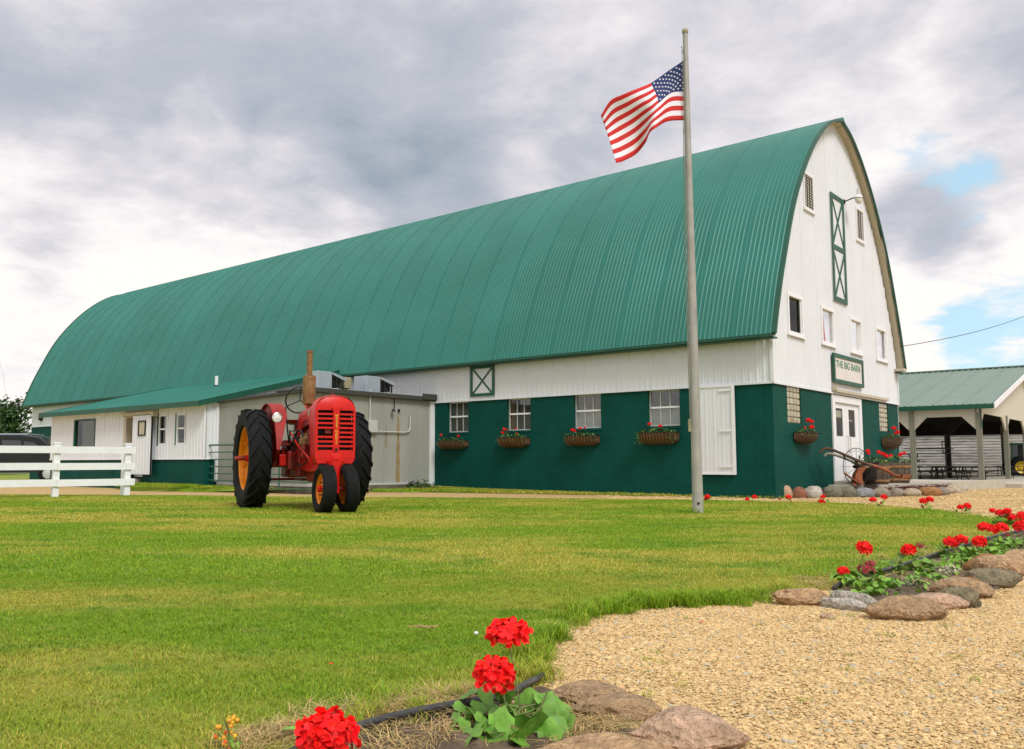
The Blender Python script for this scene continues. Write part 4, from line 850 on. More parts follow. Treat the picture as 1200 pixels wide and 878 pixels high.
for y in (-.165, .165):
    s = 1 if y > 0 else -1
    mb = MB(); mb.lathe([(.215, -.055), (.235, -.06), (.22, -.04), (.20, -.03), (.20, .03), (.22, .04), (.235, .06), (.215, .055)], ax='y', n=28); mb.lathe([(.20, .0), (.15, .02*s), (.06, .035*s), (0, .035*s)], ax='y', n=28)
    wh = mb.build('front_wheel', 'orange', TR, smooth=40, loc=(2.0, y, FR-.004)); wh.rotation_euler = (R(3*s), 0, 0); wh.scale = (1, 1.18, 1)
    mb = MB(); prf = [(.215, -.055), (.24, -.075), (.29, -.088), (.325, -.072)]
    for k in range(7): yy = -.06+.02*k; prf += [(.338 if k % 2 else .345, yy-.006), (.338 if k % 2 else .345, yy+.006)]
    prf += [(.325, .072), (.29, .088), (.24, .075), (.215, .055)]
    mb.lathe(prf, ax='y', n=36); fixn(mb.build('tyre', 'tyre', wh, smooth=30))
    mb = MB(); mb.lathe([(0, .085*s), (.045, .08*s), (.05, .03*s)], ax='y', n=14); mb.build('hub', 'red', wh, smooth=40)
    mb = MB()
    for k in range(6):
        a = k*math.pi/3; c = Vector((.10*math.cos(a), .025*s, .10*math.sin(a))); mb.tube([c, c+Vector((0, .025*s, 0))], .012, 6)
    mb.build('bolts', 'reddk', wh)
# pedestal and front axle
mb = MB()
def ring(c, rx, ry, z, n=12): return [Vector((c[0]+rx*math.cos(2*math.pi*k/n), c[1]+ry*math.sin(2*math.pi*k/n), z)) for k in range(n)]
mb.loft([ring((1.93, 0), .12, .15, .74), ring((1.95, 0), .10, .11, .64), ring((1.98, 0), .075, .065, .50), ring((2.0, 0), .06, .055, .36), ring((2.0, 0), .07, .06, .28)])
mb.build('steering_pedestal', 'red', TR, smooth=60)
mb = MB(); mb.tube([(2.0, -.15, .34), (2.0, .15, .34)], .04, 10); mb.build('front_axle', 'reddk', TR, smooth=60)
# grille shell: rounded-top frame, centre strip, horizontal bars, dark core behind
GX0, GX1 = 1.72, 1.965; GWd = .305; GB, GS, GT = .70, 1.44, 1.68
def shell_sec(x, k, top=GT, n=12, bot=GB, wd=GWd):
    pts = [Vector((x, -wd*k*.80, bot)), Vector((x, -wd*k*.97, bot+.06)), Vector((x, -wd*k, bot+.15))]
    for i in range(n+1):
        a = math.pi*(1-i/n); pts.append(Vector((x, wd*k*math.copysign(abs(math.cos(a))**.72, math.cos(a)), GS+(top-GS)*math.sin(a)**.85)))
    return pts+[Vector((x, wd*k, bot+.15)), Vector((x, wd*k*.97, bot+.06)), Vector((x, wd*k*.80, bot))]
mb = MB(); mb.loft([shell_sec(GX0, 1.0), shell_sec(GX1-.07, 1.0), shell_sec(GX1-.02, .975, GT-.012)], caps=False)
g = mb.build('grille_shell', 'red', TR, smooth=50)
# front face with slots: rows of bars bulging slightly forward
def fx(y): return GX1-.02+.035*(1-(abs(y)/GWd)**2)
def facebar(mb, y0, y1, z0, z1, thick=.02, dx=0.):
    n = 6; F, B = [], []
    for i in range(n+1):
        y = y0+(y1-y0)*i/n
        for z in (z0, z1): F.append((fx(y)+dx, y, z)); B.append((fx(y)+dx-thick, y, z))
    m = len(F); fs = []
    for i in range(n): a = 2*i; fs += [(a, a+2, a+3, a+1), (m+a, m+a+1, m+a+3, m+a+2), (a+1, a+3, m+a+3, m+a+1), (a, m+a, m+a+2, a+2)]
    fs += [(0, 1, m+1, m), (2*n, m+2*n, m+2*n+1, 2*n+1)]
    mb.add(F+B, fs)
nb = 9; zs0, zs1 = .88, 1.47; step = (zs1-zs0)/nb
def yedge(z):
    if z <= GS: return GWd*.975
    q = min(1, (z-GS)/(GT-.012-GS)); return GWd*.975*max(0., 1-q**2.3)**.5
mb = MB()                                        # solid crown and chin
rows = 8
for k in range(rows):
    za, zb = zs1+(GT-.014-zs1)*k/rows, zs1+(GT-.014-zs1)*(k+1)/rows; ya, yb = yedge(za), max(.01, yedge(zb)); n_ = 8; V_ = []
    for z, e in ((za, ya), (zb, yb)):
        for i in range(n_+1): y = -e+2*e*i/n_; V_.append((fx(y)-.10*max(0, (z-zs1)/(GT-zs1))**2.2*.5, y, z))
    mb.add(V_, [(i, i+1, n_+2+i, n_+1+i) for i in range(n_)])
facebar(mb, -GWd*.96, GWd*.96, .775, zs0, .03)
for k in range(4):
    za, zb = GB+(.775-GB)*k/4, GB+(.775-GB)*(k+1)/4; e = GWd*(.80+.16*((k+.5)/4)**.6); facebar(mb, -e, e, za, zb, .03, -.01+.002*k)
mb.build('grille_crown', 'red', g, smooth=60)
mb = MB(); facebar(mb, -GWd*.97, -GWd*.86, zs0, zs1, .04); facebar(mb, GWd*.86, GWd*.97, zs0, zs1, .04); facebar(mb, -.045, .045, zs0, zs1, .04, .006); mb.build('grille_frame', 'red', g, smooth=60)
mb = MB(); mb.loft([[Vector((fx(0)+.004+d, y*w2, z)) for y, z in ((-.03, zs0), (-.045, 1.2), (-.05, 1.45), (-.085, 1.50), (.085, 1.50), (.05, 1.45), (.045, 1.2), (.03, zs0))] for d, w2 in ((0, 1), (.012, .8))]); fixn(mb.build('centre_strip', 'red', g))
for k in range(1, nb):
    z = zs0+k*step
    if k == 4: continue
    for s in (-1, 1):
        if k in (3, 4) and s < 0: pass
        mb = MB(); facebar(mb, s*.04, s*GWd*.88, z-.014, z+.014, .03); mb.build('grille_bar', 'red', g, smooth=60)
mb = MB(); facebar(mb, .04, GWd*.88, zs0+4*step-.014, zs0+4*step+.014, .03); mb.build('grille_bar', 'red', g, smooth=60)
for k in (0, nb):
    mb = MB(); facebar(mb, -GWd*.9, GWd*.9, zs0+k*step-.010, zs0+k*step+.010, .03, -.001); mb.build('grille_bar', 'red', g, smooth=60)
mb = MB(); mb.bx((GX0+.02, -GWd*.93, .80), (GX0+.06, GWd*.93, 1.50)); mb.build('radiator', 'iron', TR)
mb = MB()
for k in range(10): mb.bx((GX0+.06, -GWd*.9+k*.055, .85), (GX0+.066, -GWd*.9+k*.055+.012, 1.46))
mb.build('radiator_fins', 'steeld', TR)
mb = MB(); mb.bx((GX1-.05, -.15, 1.13), (GX1-.03, -.06, 1.21)); mb.build('radiator_plate', 'reddk', TR)
mb = MB(); mb.bx((GX1+.0, -.075, .735), (GX1+.03, .075, .835)); mb.bx((GX1+.03, -.055, .75), (GX1+.045, .055, .81)); mb.build('crank_bracket', 'red', g, bevel=.006)
mb = MB(); mb.tube([(GX1+.01, 0, .90), (GX1+.035, 0, .90)], .022, 10); mb.build('crank_hole', 'iron', g)
text('\n'.join('MASSEY-HARRIS'), .042, 'yellow', g, (fx(0)+.020, 0, 1.185), (R(90), 0, R(90)), line=.78, sx=1.5)
# radiator cap
mb = MB(); mb.lathe([(.045, 0), (.045, .025), (.03, .035), (0, .035)], (GX0+.05, 0, GT-.005), n=14); mb.build('radiator_cap', 'reddk', TR, smooth=40)
# hood
def hood_sec(x, wd, top, low, n=12):
    sh = top-.22; pts = [Vector((x, -wd, low))]
    for i in range(n+1):
        a = math.pi*(1-i/n); pts.append(Vector((x, wd*math.copysign(abs(math.cos(a))**.75, math.cos(a)), sh+(top-sh)*math.sin(a)**.85)))
    return pts+[Vector((x, wd, low))]
secs = [hood_sec(1.73, .295, 1.665, 1.30), hood_sec(1.60, .28, 1.655, 1.34), hood_sec(1.3, .24, 1.625, 1.36), hood_sec(.95, .215, 1.59, 1.34), hood_sec(.62, .205, 1.56, 1.28), hood_sec(.50, .20, 1.54, 1.20)]
mb = MB(); mb.loft(secs, caps=False); h_ = mb.build('hood', 'red', TR, smooth=50)
mb = MB(); mb.loft([hood_sec(1.73, .25, 1.60, 1.32), hood_sec(.5, .18, 1.5, 1.22)], caps=True); mb.build('fuel_tank', 'reddk', TR)
for s in (-1, 1):                                # side panel with the curved cut-out behind the grille
    mb = MB(); pts = [(1.73, 1.42), (1.73, .70), (1.66, .70), (1.64, .95), (1.60, 1.15), (1.50, 1.28), (1.36, 1.35), (1.36, 1.40)]
    mb.ext([(x, s*(.299-.11*(1.73-x)), z) for x, z in pts], (0, -s*.012, 0)); fixn(mb.build('side_panel', 'red', TR))
    mb = MB(); pts = [(.95, 1.38), (.50, 1.38), (.46, 1.05), (.60, .98), (.72, 1.18)]; mb.ext([(x, s*.205, z) for x, z in pts], (0, -s*.012, 0)); fixn(mb.build('side_panel', 'red', TR))
    mb = MB(); mb.lathe([(0, 0), (.055, .002*s), (.06, 0)], (1.42, s*.258, 1.44), ax='y', n=16); mb.build('badge', 'beige', TR)
# frame, engine and transmission
for s in (-1, 1):
    mb = MB(); pts = [(1.90, .60), (1.90, .74), (1.45, .78), (1.0, .78), (.55, .80), (.55, .62), (1.0, .58), (1.5, .58)]
    mb.ext([(x, s*(.13+.07*max(0, (x-1)/.9)), z) for x, z in pts], (0, s*.05, 0)); fixn(mb.build('frame_rail', 'red', TR, bevel=.008))
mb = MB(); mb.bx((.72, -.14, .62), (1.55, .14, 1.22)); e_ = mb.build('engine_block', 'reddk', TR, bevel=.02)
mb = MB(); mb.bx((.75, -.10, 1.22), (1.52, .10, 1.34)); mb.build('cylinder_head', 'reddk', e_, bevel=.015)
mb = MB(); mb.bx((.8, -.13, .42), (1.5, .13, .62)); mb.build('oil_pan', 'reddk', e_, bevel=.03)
for k in range(4):
    mb = MB(); x = .85+k*.18; mb.tube([(x, -.13, 1.15), (x, -.19, 1.14), (x+.02, -.20, 1.08)], .024, 8); mb.build('exhaust_port', 'rust', e_, smooth=60)
mb = MB(); mb.tube([(.80, -.20, 1.08), (1.42, -.20, 1.08)], .036, 10); mb.build('manifold', 'rust', e_, smooth=60)
mb = MB(); mb.lathe([(.0, -.02), (.09, -.02), (.09, .02), (0, .02)], (1.62, 0, 1.20), ax='x', n=18); mb.lathe([(0, -.015), (.055, -.015), (.055, .015), (0, .015)], (1.62, 0, .86), ax='x', n=14); mb.build('pulley', 'iron', e_, smooth=30)
for k in range(4):
    mb = MB(); a = k*math.pi/2+.4; mb.bar((1.64, .04*math.cos(a), 1.2+.04*math.sin(a)), (1.64, .20*math.cos(a), 1.2+.20*math.sin(a)), .075, .006, up=(1, .35, 0)); mb.build('fan_blade', 'red', e_)
mb = MB(); mb.tube([(1.45, -.23, .98), (1.45, -.23, 1.20)], .05, 12); mb.tube([(1.15, -.25, .80), (1.15, -.25, .98)], .045, 12); mb.build('oil_filter', 'reddk', e_, smooth=40)
mb = MB(); mb.tube([(.95, -.22, .82), (1.22, -.22, .82)], .06, 12); mb.build('generator', 'reddk', e_, smooth=40)
mb = MB(); mb.tube([(.55, -.29, .82), (1.05, -.26, .92), (1.62, -.285, .74)], .012, 6); mb.tube([(.40, -.30, 1.22), (.9, -.27, .95), (1.6, -.29, .78)], .012, 6); mb.build('brake_rod', 'red', TR, smooth=60)
mb = MB(); mb.tube([(1.5, -.10, 1.28), (1.62, -.20, 1.10), (1.66, -.16, .86)], .028, 10); mb.build('radiator_hose', 'black', e_, smooth=60)
for k, (pt_, rr_, mt_) in enumerate(((((.62, -.24, 1.02), (.70, -.27, 1.16), (.92, -.25, 1.20), (1.0, -.22, 1.1)), .014, 'black'), (((.75, -.24, .70), (.9, -.28, .66), (1.3, -.27, .70), (1.5, -.24, .84)), .012, 'steeld'), (((.50, -.26, .98), (.58, -.33, 1.04), (.60, -.34, 1.22)), .013, 'iron'), (((.55, -.2, 1.36), (.60, -.27, 1.25), (.66, -.28, 1.02)), .009, 'black'))):
    q = MB(); q.tube(smooth_path(pt_, 4), rr_, 6); q.build('engine_line', mt_, e_, smooth=60)
q = MB(); q.lathe([(0, 0), (.055, .0), (.06, .05), (.05, .13), (0, .14)], (.66, -.25, .98), n=14); q.build('magneto', 'steeld', e_, smooth=40)
q = MB(); q.bx((1.02, -.30, .98), (1.14, -.20, 1.07)); q.tube([(1.08, -.25, .90), (1.08, -.25, 1.0)], .035, 10); q.build('carburettor', 'rust', e_, bevel=.01)
q = MB(); q.bx((.2, -.44, .66), (.36, -.28, .84)); q.tube([(.28, -.36, .84), (.28, -.36, .95)], .03, 8); q.build('brake_drum', 'red', TR, bevel=.02)
q = MB(); q.bx((-.05, -.52, .64), (.18, -.26, .92)); q.build('final_drive', 'reddk', TR, bevel=.03); q = MB(); q.bx((-.05, .26, .64), (.18, .52, .92)); q.build('final_drive', 'reddk', TR, bevel=.03)
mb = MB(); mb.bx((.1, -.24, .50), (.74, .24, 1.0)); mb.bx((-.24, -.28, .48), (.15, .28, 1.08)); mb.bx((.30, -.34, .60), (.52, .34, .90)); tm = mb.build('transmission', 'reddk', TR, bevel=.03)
mb = MB(); mb.lathe([(.20, -.62), (.12, -.45), (.13, -.3), (.22, -.20), (.22, .20), (.13, .3), (.12, .45), (.20, .62)], (0, 0, RR), ax='y', n=20); mb.build('axle_housing', 'reddk', TR, smooth=40)
mb = MB(); mb.tube([(0, -.95, RR), (0, .95, RR)], .038, 10); mb.build('rear_axle', 'reddk', TR, smooth=40)
mb = MB(); mb.bx((-.1, -.5, .98), (.42, .5, 1.02)); mb.build('platform', 'reddk', TR)
for s in (-1, 1):
    mb = MB(); n_ = 18; sec = []
    for i in range(n_+1):
        a = R(8)+R(150)*i/n_; r0 = .86; sec.append([Vector((r*math.cos(a), s*y, RR+r*math.sin(a))) for r, y in ((r0, .55-.17*min(1, i/5)), (r0+.02, .55-.17*min(1, i/5)), (r0+.02, .60), (r0, .60))])
    mb.loft(sec)
    side_ = [Vector((.86*math.cos(R(8)+R(150)*i/n_), s*.55, RR+.86*math.sin(R(8)+R(150)*i/n_))) for i in range(n_+1)]+[Vector((-.35, s*.55, .90)), Vector((.30, s*.55, .62))]
    mb.ext(side_, (0, -s*.012, 0)); f_ = mb.build('fender', 'redshade', TR, smooth=40); fixn(f_)
    hx, hy, hz = .66, s*.56, 1.40
    mb = MB(); mb.lathe([(.0, -.09), (.045, -.08), (.072, -.02), (.078, .015), (.065, .02)], (hx, hy, hz), ax='x', n=20); hl = mb.build('headlight', 'red', TR, smooth=40)
    mb = MB(); mb.lathe([(.078, .012), (.080, .03), (.068, .035), (.062, .02)], (hx, hy, hz), ax='x', n=20); mb.build('headlight_rim', 'chrome', hl, smooth=40)
    mb = MB(); mb.lathe([(.064, .022), (.04, .033), (0, .036)], (hx, hy, hz), ax='x', n=20); mb.build('headlight_lens', 'lens', hl, smooth=60)
    mb = MB(); mb.tube([(hx-.04, hy, hz-.06), (hx-.06, hy, hz-.13), (.5, s*.59, 1.15)], .014, 6); mb.build('headlight_bracket', 'reddk', hl)
# steering column, wheel, dash
mb = MB(); mb.bx((.34, -.15, 1.16), (.52, .15, 1.50)); mb.build('dashboard', 'red', TR, bevel=.03)
mb = MB(); mb.tube([(.5, 0, 1.46), (.08, 0, 1.71)], .018, 8); mb.build('steering_column', 'red', TR, smooth=60)
sc_ = Vector((.08, -.07, 1.73)); axv = Vector((-.4, 0, .18)).normalized(); u1 = Vector((0, 1, 0)); u2 = axv.cross(u1)
mb = MB(); mb.tube([sc_+(u1*math.cos(a)+u2*math.sin(a))*.225 for a in [2*math.pi*k/32 for k in range(32)]], .013, 7, closed=True); sw = mb.build('steering_wheel', 'black', TR, smooth=60)
for k in range(3):
    a = 2*math.pi*k/3+.5; mb = MB(); mb.tube([sc_-axv*.03, sc_+(u1*math.cos(a)+u2*math.sin(a))*.22], .009, 6); mb.build('spoke', 'iron', sw)
mb = MB(); mb.tube([(.30, -.27, .95), (.30, -.31, 1.25), (.27, -.34, 1.60)], .012, 6); mb.tube([(.36, .25, 1.0), (.2, .27, 1.45)], .012, 6); mb.tube([(.42, -.1, 1.0), (.3, -.06, 1.35)], .012, 6); mb.build('lever', 'iron', TR)
for k in range(4): mb = MB(); mb.tube([(.44, -.30, 1.02+.06*k), (.44, -.20, 1.04+.06*k)], .008, 5); mb.build('control_rod', 'iron', TR)
mb = MB(); mb.lathe([(0, .0), (.10, .005), (.17, .03), (.20, .08), (.185, .085), (.15, .045), (0, .02)], (-.42, 0, 1.34), n=20); mb.build('seat', 'reddk', TR, smooth=50)
mb = MB(); mb.bar((-.15, 0, 1.05), (-.42, 0, 1.34), .06, .02); mb.build('seat_spring', 'reddk', TR)
mb = MB(); mb.bx((-.75, -.03, .42), (.2, .03, .47)); mb.bx((-.45, -.4, .42), (-.38, .4, .46)); mb.build('drawbar', 'reddk', TR)
# exhaust stack
mb = MB(); mb.lathe([(.03, 1.50), (.035, 1.585), (.090, 1.60), (.098, 1.62), (.098, 2.02), (.092, 2.04), (.045, 2.045)], (1.0, -.15, 0), n=20); mf_ = mb.build('muffler', 'muffler', TR, smooth=40)
mb = MB(); mb.lathe([(.044, 2.04), (.044, 2.40), (.050, 2.40), (.050, 2.43), (.036, 2.43), (.036, 2.2)], (1.0, -.15, 0), n=16); mb.build('exhaust_pipe', 'muffler', mf_, smooth=40)
mb = MB(); mb.lathe([(.101, 2.0), (.101, 2.02)], (1.0, -.15, 0), n=20); mb.build('band', 'rust', mf_)

# ------------------------------------------------------------------ flagpole and flag
FP = thing('flagpole', 'tall weathered grey metal flagpole standing on the lawn', 'flagpole', (3.06, 12.6, 0))
mb = MB(); zs_ = [-.1, .0, 1.2, 2.4, 3.6, 4.8, 6.0, 7.08]
mb.tube([(-.004*z, 0, z) for z in zs_], [.077-.0058*max(z, 0) for z in zs_], 20); mb.build('pole', 'pole', FP, smooth=60)
mb = MB(); mb.lathe([(.0395, 0), (.046, .01), (.046, .05), (.03, .07), (0, .072)], (-.028, 0, 7.06), n=14); mb.build('pole_cap', 'beige', FP, smooth=40)
mb = MB(); mb.tube([(-.01, -.083, .14), (-.01, -.076, .14)], .018, 10); mb.build('bolt_hole', 'dark', FP)
mb = MB(); mb.tube([(-.085, -.01, 6.86), (-.085, -.012, 6.6), (-.09, -.012, 5.6), (-.115, -.01, 3.5), (-.095, -.01, 2.3), (-.085, -.01, 1.2)], .0045, 5); mb.tube([(-.07, -.04, 6.85), (-.10, -.04, 3.8), (-.09, -.04, 1.25)], .004, 5); mb.build('halyard', 'post', FP)
mb = MB(); mb.bx((-.11, -.02, 1.15), (-.07, .01, 1.33)); mb.build('cleat', 'beige', FP)
FL = thing('flag', 'american flag flying to the left from the top of the flagpole', 'flag', (2.97, 12.6, 0))
FPX = {0: [(597, 195), (600, 378), (602, 541)], .2: [(500, 262), (520, 386), (500, 548)], .4: [(402, 330), (446, 446), (432, 585)], .5: [(350, 352), (410, 478), (398, 612)], .6: [(308, 368), (372, 505), (374, 668)],
       .75: [(240, 396), (300, 560), (318, 735)], .9: [(170, 432), (215, 610), (245, 775)], 1.: [(118, 515), (160, 640), (205, 786)]}
def flag_pt(s, t):
    ks = sorted(FPX)
    def cr(vals, xs, x):
        i = max(0, min(len(xs)-2, sum(1 for q in xs if q <= x)-1)); h = xs[i+1]-xs[i]; u = (x-xs[i])/h
        def tn(j):
            if j <= 0: return (vals[1]-vals[0])/(xs[1]-xs[0])
            if j >= len(xs)-1: return (vals[-1]-vals[-2])/(xs[-1]-xs[-2])
            return (vals[j+1]-vals[j-1])/(xs[j+1]-xs[j-1])
        m0, m1 = tn(i)*h, tn(i+1)*h
        return vals[i]*(2*u**3-3*u*u+1)+m0*(u**3-2*u*u+u)+vals[i+1]*(-2*u**3+3*u*u)+m1*(u**3-u*u)
    ts = [0, 7/13, 1]; P = []
    for c in (0, 1):
        P.append(cr([cr([FPX[k][r][c] for k in ks], ks, s) for r in range(3)], ts, t))
    px, py = 680+P[0]/4.876, 30+P[1]/4.876          # traced once, then laid out as cloth in metres
    
    y = .10*math.sin(s*7.5+t*2.2)*s**.6+.16*s*(1-t)-.22*math.exp(-((s-.47)/.16)**2)*t**1.6+.22*math.exp(-((s-.66)/.14)**2)*t**2
    p = pix(px, py, 12.6+y)
    return Vector((p.x-2.97, y, p.z))
NSx, NT = 48, 26
def flag_mesh():
    mb = MB(); vs = [flag_pt(i/NSx, j/NT) for i in range(NSx+1) for j in range(NT+1)]
    mb.add(vs, []); o = 0
    for i in range(NSx):
        for j in range(NT):
            mb.f.append((i*(NT+1)+j, i*(NT+1)+j+1, (i+1)*(NT+1)+j+1, (i+1)*(NT+1)+j)); st = j*13//NT
            mb.mi.append(2 if (st < 7 and (i+.5)/NSx < .4) else (0 if st % 2 == 0 else 1))
    return mb
fo = flag_mesh().build('cloth', ['flagred', 'flagwhite', 'flagblue'], FL, smooth=180); so_ = fo.modifiers.new('thick', 'SOLIDIFY'); so_.thickness = .003
mb = MB()
for r in range(9):
    for c in range(6 if r % 2 == 0 else 5):
        s = .4*((c*2+1 if r % 2 == 0 else c*2+2))/12; t = (7/13)*(r+1)/10; p = flag_pt(s, t)
        du = (flag_pt(s+.01, t)-p).normalized(); dv = (flag_pt(s, t+.01)-p); dv = (dv-du*dv.dot(du)).normalized(); nr_ = du.cross(dv).normalized(); rad = .0185
        for sg_ in (-1, 1):
            vs = [p+nr_*sg_*.0045]+[p+nr_*sg_*.0045+(du*math.sin(k*math.pi/5)-dv*math.cos(k*math.pi/5))*(rad if k % 2 == 0 else rad*.42) for k in range(10)]
            mb.add(vs, [(0, 1+k, 1+(k+1) % 10) for k in range(10)])
mb.build('stars', 'flagwhite', FL)
mb = MB()
for j in range(0, 27, 13): pass
vs = [flag_pt(0, j/NT) for j in range(NT+1)]; mb.tube(vs, .006, 6); mb.build('hoist_band', 'flagwhite', FL)
mb = MB(); mb.tube([flag_pt(0, 0), (-.0, 0, 6.86)], .004, 5); mb.tube([flag_pt(0, 1), (-.0, 0, 5.5)], .004, 5); mb.build('snap_rope', 'post', FL)

# ------------------------------------------------------------------ white plank fence
fn = thing('plank_fence', 'white three-rail wooden plank fence at the left edge of the lawn', 'fence', (0, 0, 0))
p2 = Vector((-7.73, 19.41, 0)); p1 = Vector((-8.82, 18.44, 0)); dr = (p1-p2).normalized(); sp = (p1-p2).length; sdv = Vector((-dr.y, dr.x, 0))
for k in range(6):
    c = p2+dr*sp*k; mb = MB(); rz_ = math.atan2(dr.y, dr.x)
    for (hw, z0_, z1_) in ((.062, -.2, 1.10), (.074, 1.10, 1.14)):
        mb.add([c+dr*a*hw+sdv*b*hw+Vector((0, 0, z)) for z in (z0_, z1_) for a, b in ((-1, -1), (1, -1), (1, 1), (-1, 1))], [(0, 3, 2, 1), (4, 5, 6, 7), (0, 1, 5, 4), (1, 2, 6, 5), (2, 3, 7, 6), (3, 0, 4, 7)])
    fixn(mb.build('post', 'white2', fn, bevel=.006))
camside = -1 if sdv.dot(-p2) < 0 else 1
for z in (.30, .64, .985):
    for k in range(5):
        a = p2-dr*(.14 if k == 0 else 0)+dr*(sp*k+(.002 if k else 0))+sdv*camside*.082; b = p2+dr*(sp*(k+1)-.002)+sdv*camside*.082
        mb = MB(); mb.bar(a+Vector((0, 0, z)), b+Vector((0, 0, z-.006)), .035, .145); mb.build('rail', 'white2', fn)
tb = thing('fence_tag_post', 'short white board standing behind the last fence post', 'post', (-7.95, 19.75, 0))
mb = MB(); mb.bx((-.05, 0, -.1), (.05, .04, .95)); mb.build('board', 'white2', tb)

# ------------------------------------------------------------------ plants
def petal_head(seed, faded=False, lo=False):
    rd = random.Random(seed); mb = MB(); nfl = (22 if not lo else 12); 
    for k in range(nfl):
        ph = math.acos(1-1.45*(k+.5)/nfl); th = k*2.399+rd.uniform(-.25, .25); rr = 1*rd.uniform(.82, 1.08)
        n = Vector((math.sin(ph)*math.cos(th), math.sin(ph)*math.sin(th), math.cos(ph)*.85)).normalized(); c = n*rr*.78; c.z *= .85
        a = n.cross(Vector((0, 0, 1)) if abs(n.z) < .9 else Vector((1, 0, 0))).normalized(); b = n.cross(a); r0 = rd.uniform(0, 6)
        fr = (.46 if not faded else .24) if not lo else .46; f2 = rd.uniform(.85, 1.15)
        for p in range(5):
            an = r0+p*2*math.pi/5; d = a*math.cos(an)+b*math.sin(an); e = n.cross(d); cup = rd.uniform(.0, .35)
            v = rd.uniform(.78, 1.15); mb.tint = (v, v*rd.uniform(.6, 1.6), v*rd.uniform(.6, 2.2))
            L_ = fr*f2
            P = lambda t, w2, h: c+d*L_*t+e*L_*w2+n*L_*h
            mb.add([P(.05, 0, 0), P(.45, -.30, cup*.3), P(.88, -.36, cup), P(1.05, 0, cup*1.1+.06), P(.88, .36, cup), P(.45, .30, cup*.3), P(.62, 0, cup*.4-.05)], [(0, 1, 6), (1, 2, 6), (2, 3, 6), (3, 4, 6), (4, 5, 6), (5, 0, 6)])
    if not faded:                                # tight inner buds close the gaps
        mb.tint = (.55, .4, .4); mb.add([(v.x*.62, v.y*.62, v.z*.5+.05) for v in IC2[0]], IC2[1])
    return mb.build('flower_head', 'petalf' if faded else 'petal', None, smooth=None)
H_PROTO = [petal_head(s) for s in (1, 2, 3)]; HF = petal_head(9, True); HL = [petal_head(20, lo=True), petal_head(21, lo=True)]
HM = [h.data for h in H_PROTO]; HFM = HF.data; HLM = [h.data for h in HL]
for h in H_PROTO+[HF]+HL: D.objects.remove(h)
def leaf_mesh(seed, r=1.):
    rd = random.Random(seed); mb = MB(); n = 15; vs = [Vector((0, 0, .0))]; ring1, ring2 = [], []
    for k in range(n):
        a = -math.pi*.90+math.pi*1.8*k/(n-1); lob = 1+.13*math.cos(5*a*1.0)+rd.uniform(-.04, .04); fold = .10*math.cos(5*a)
        x, y = math.cos(a)*lob, math.sin(a)*lob
        ring1.append(Vector((x*.5, y*.5, .12+fold*.4))); ring2.append(Vector((x, y, .14+fold+rd.uniform(-.07, .07)-.12*(math.cos(a) > .3))))
    mb.tint = 1.0; o = len(vs); vs += ring1+ring2
    mb.add([v*r for v in vs], [(0, 1+k, 2+k) for k in range(n-1)]+[(1+k, 1+n+k, 2+n+k, 2+k) for k in range(n-1)])
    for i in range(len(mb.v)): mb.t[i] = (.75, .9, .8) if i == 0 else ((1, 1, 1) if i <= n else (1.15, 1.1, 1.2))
    return mb
LM = []
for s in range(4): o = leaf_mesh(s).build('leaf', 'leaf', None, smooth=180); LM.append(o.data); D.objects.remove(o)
def add_leafs(mb, c, rad, n, size, rd, flat=.6):
    """many small lobed leaves joined into one builder"""
    for _ in range(n):
        a = rd.uniform(0, 6.283); r = rad[0]*math.sqrt(rd.random()); z = rd.uniform(0, 1)
        p = Vector(c)+Vector((r*math.cos(a), r*math.sin(a)*rad[1]/rad[0], rad[2]*z*(1-.5*(r/rad[0])**2))); s = size*rd.uniform(.6, 1.25)
        rt = Matrix.Rotation(rd.uniform(0, 6.28), 3, 'Z') @ Matrix.Rotation(rd.gauss(0, flat), 3, 'X') @ Matrix.Rotation(rd.gauss(0, flat), 3, 'Y')
        v = rd.uniform(.6, 1.4); mb.tint = (v*rd.uniform(.9, 1.3), v, v*rd.uniform(.6, 1))
        q = [(0, 0, 0), (.5, -.75, .1), (1.0, -.35, .05), (1.05, .35, .02), (.5, .8, .12), (-.35, .6, .08), (-.35, -.6, .08)]
        mb.add([p+rt @ (Vector(x)*s) for x in q], [(0, 1, 2), (0, 2, 3), (0, 3, 4), (0, 4, 5), (0, 6, 1)])
def head(parent, loc, r, kind=0, sx=1.):
    me = HFM if kind == 'f' else (HM[kind % 3] if r > .018 or True else HLM[0])
    o = D.objects.new('flower_head', me); COL.objects.link(o); o.parent = parent; o.location = loc; r = r*(1.12 if kind != 'f' else 1); o.scale = (r*sx, r, r*.92); o.rotation_euler = (random.uniform(-.3, .3), random.uniform(-.3, .3), random.uniform(0, 6))
    return o
def stem(parent, a, b, r=.002):
    a, b = Vector(a), Vector(b); m_ = (a+b)/2+Vector((random.gauss(0, .01), random.gauss(0, .01), 0)); mb = MB(); mb.tube([a, m_, b], r, 5); return mb.build('stem', 'stem', parent)
def geranium(lbl, x, y, heads, leaves=14, spread=.09, lsize=.03, group='red geraniums along the lawn border', hgt=.10, white=False, z0=0.):
    """heads: (dx, dy, z, radius, kind)"""
    t = thing('geranium', lbl, 'flower', (x, y, z0), 0, group)
    if leaves:
        mb = MB(); add_leafs(mb, (0, 0, .015), (spread, spread, hgt), leaves*2, lsize, random.Random(int(x*977+y*31)))
        o = mb.build('foliage', 'leaf', t); o['kind'] = 'stuff'
    for dx, dy, z, r, k in heads:
        stem(t, (dx*.3, dy*.3, .0), (dx, dy, z-r*.3), .0016); head(t, (dx, dy, z), r, k)
    return t
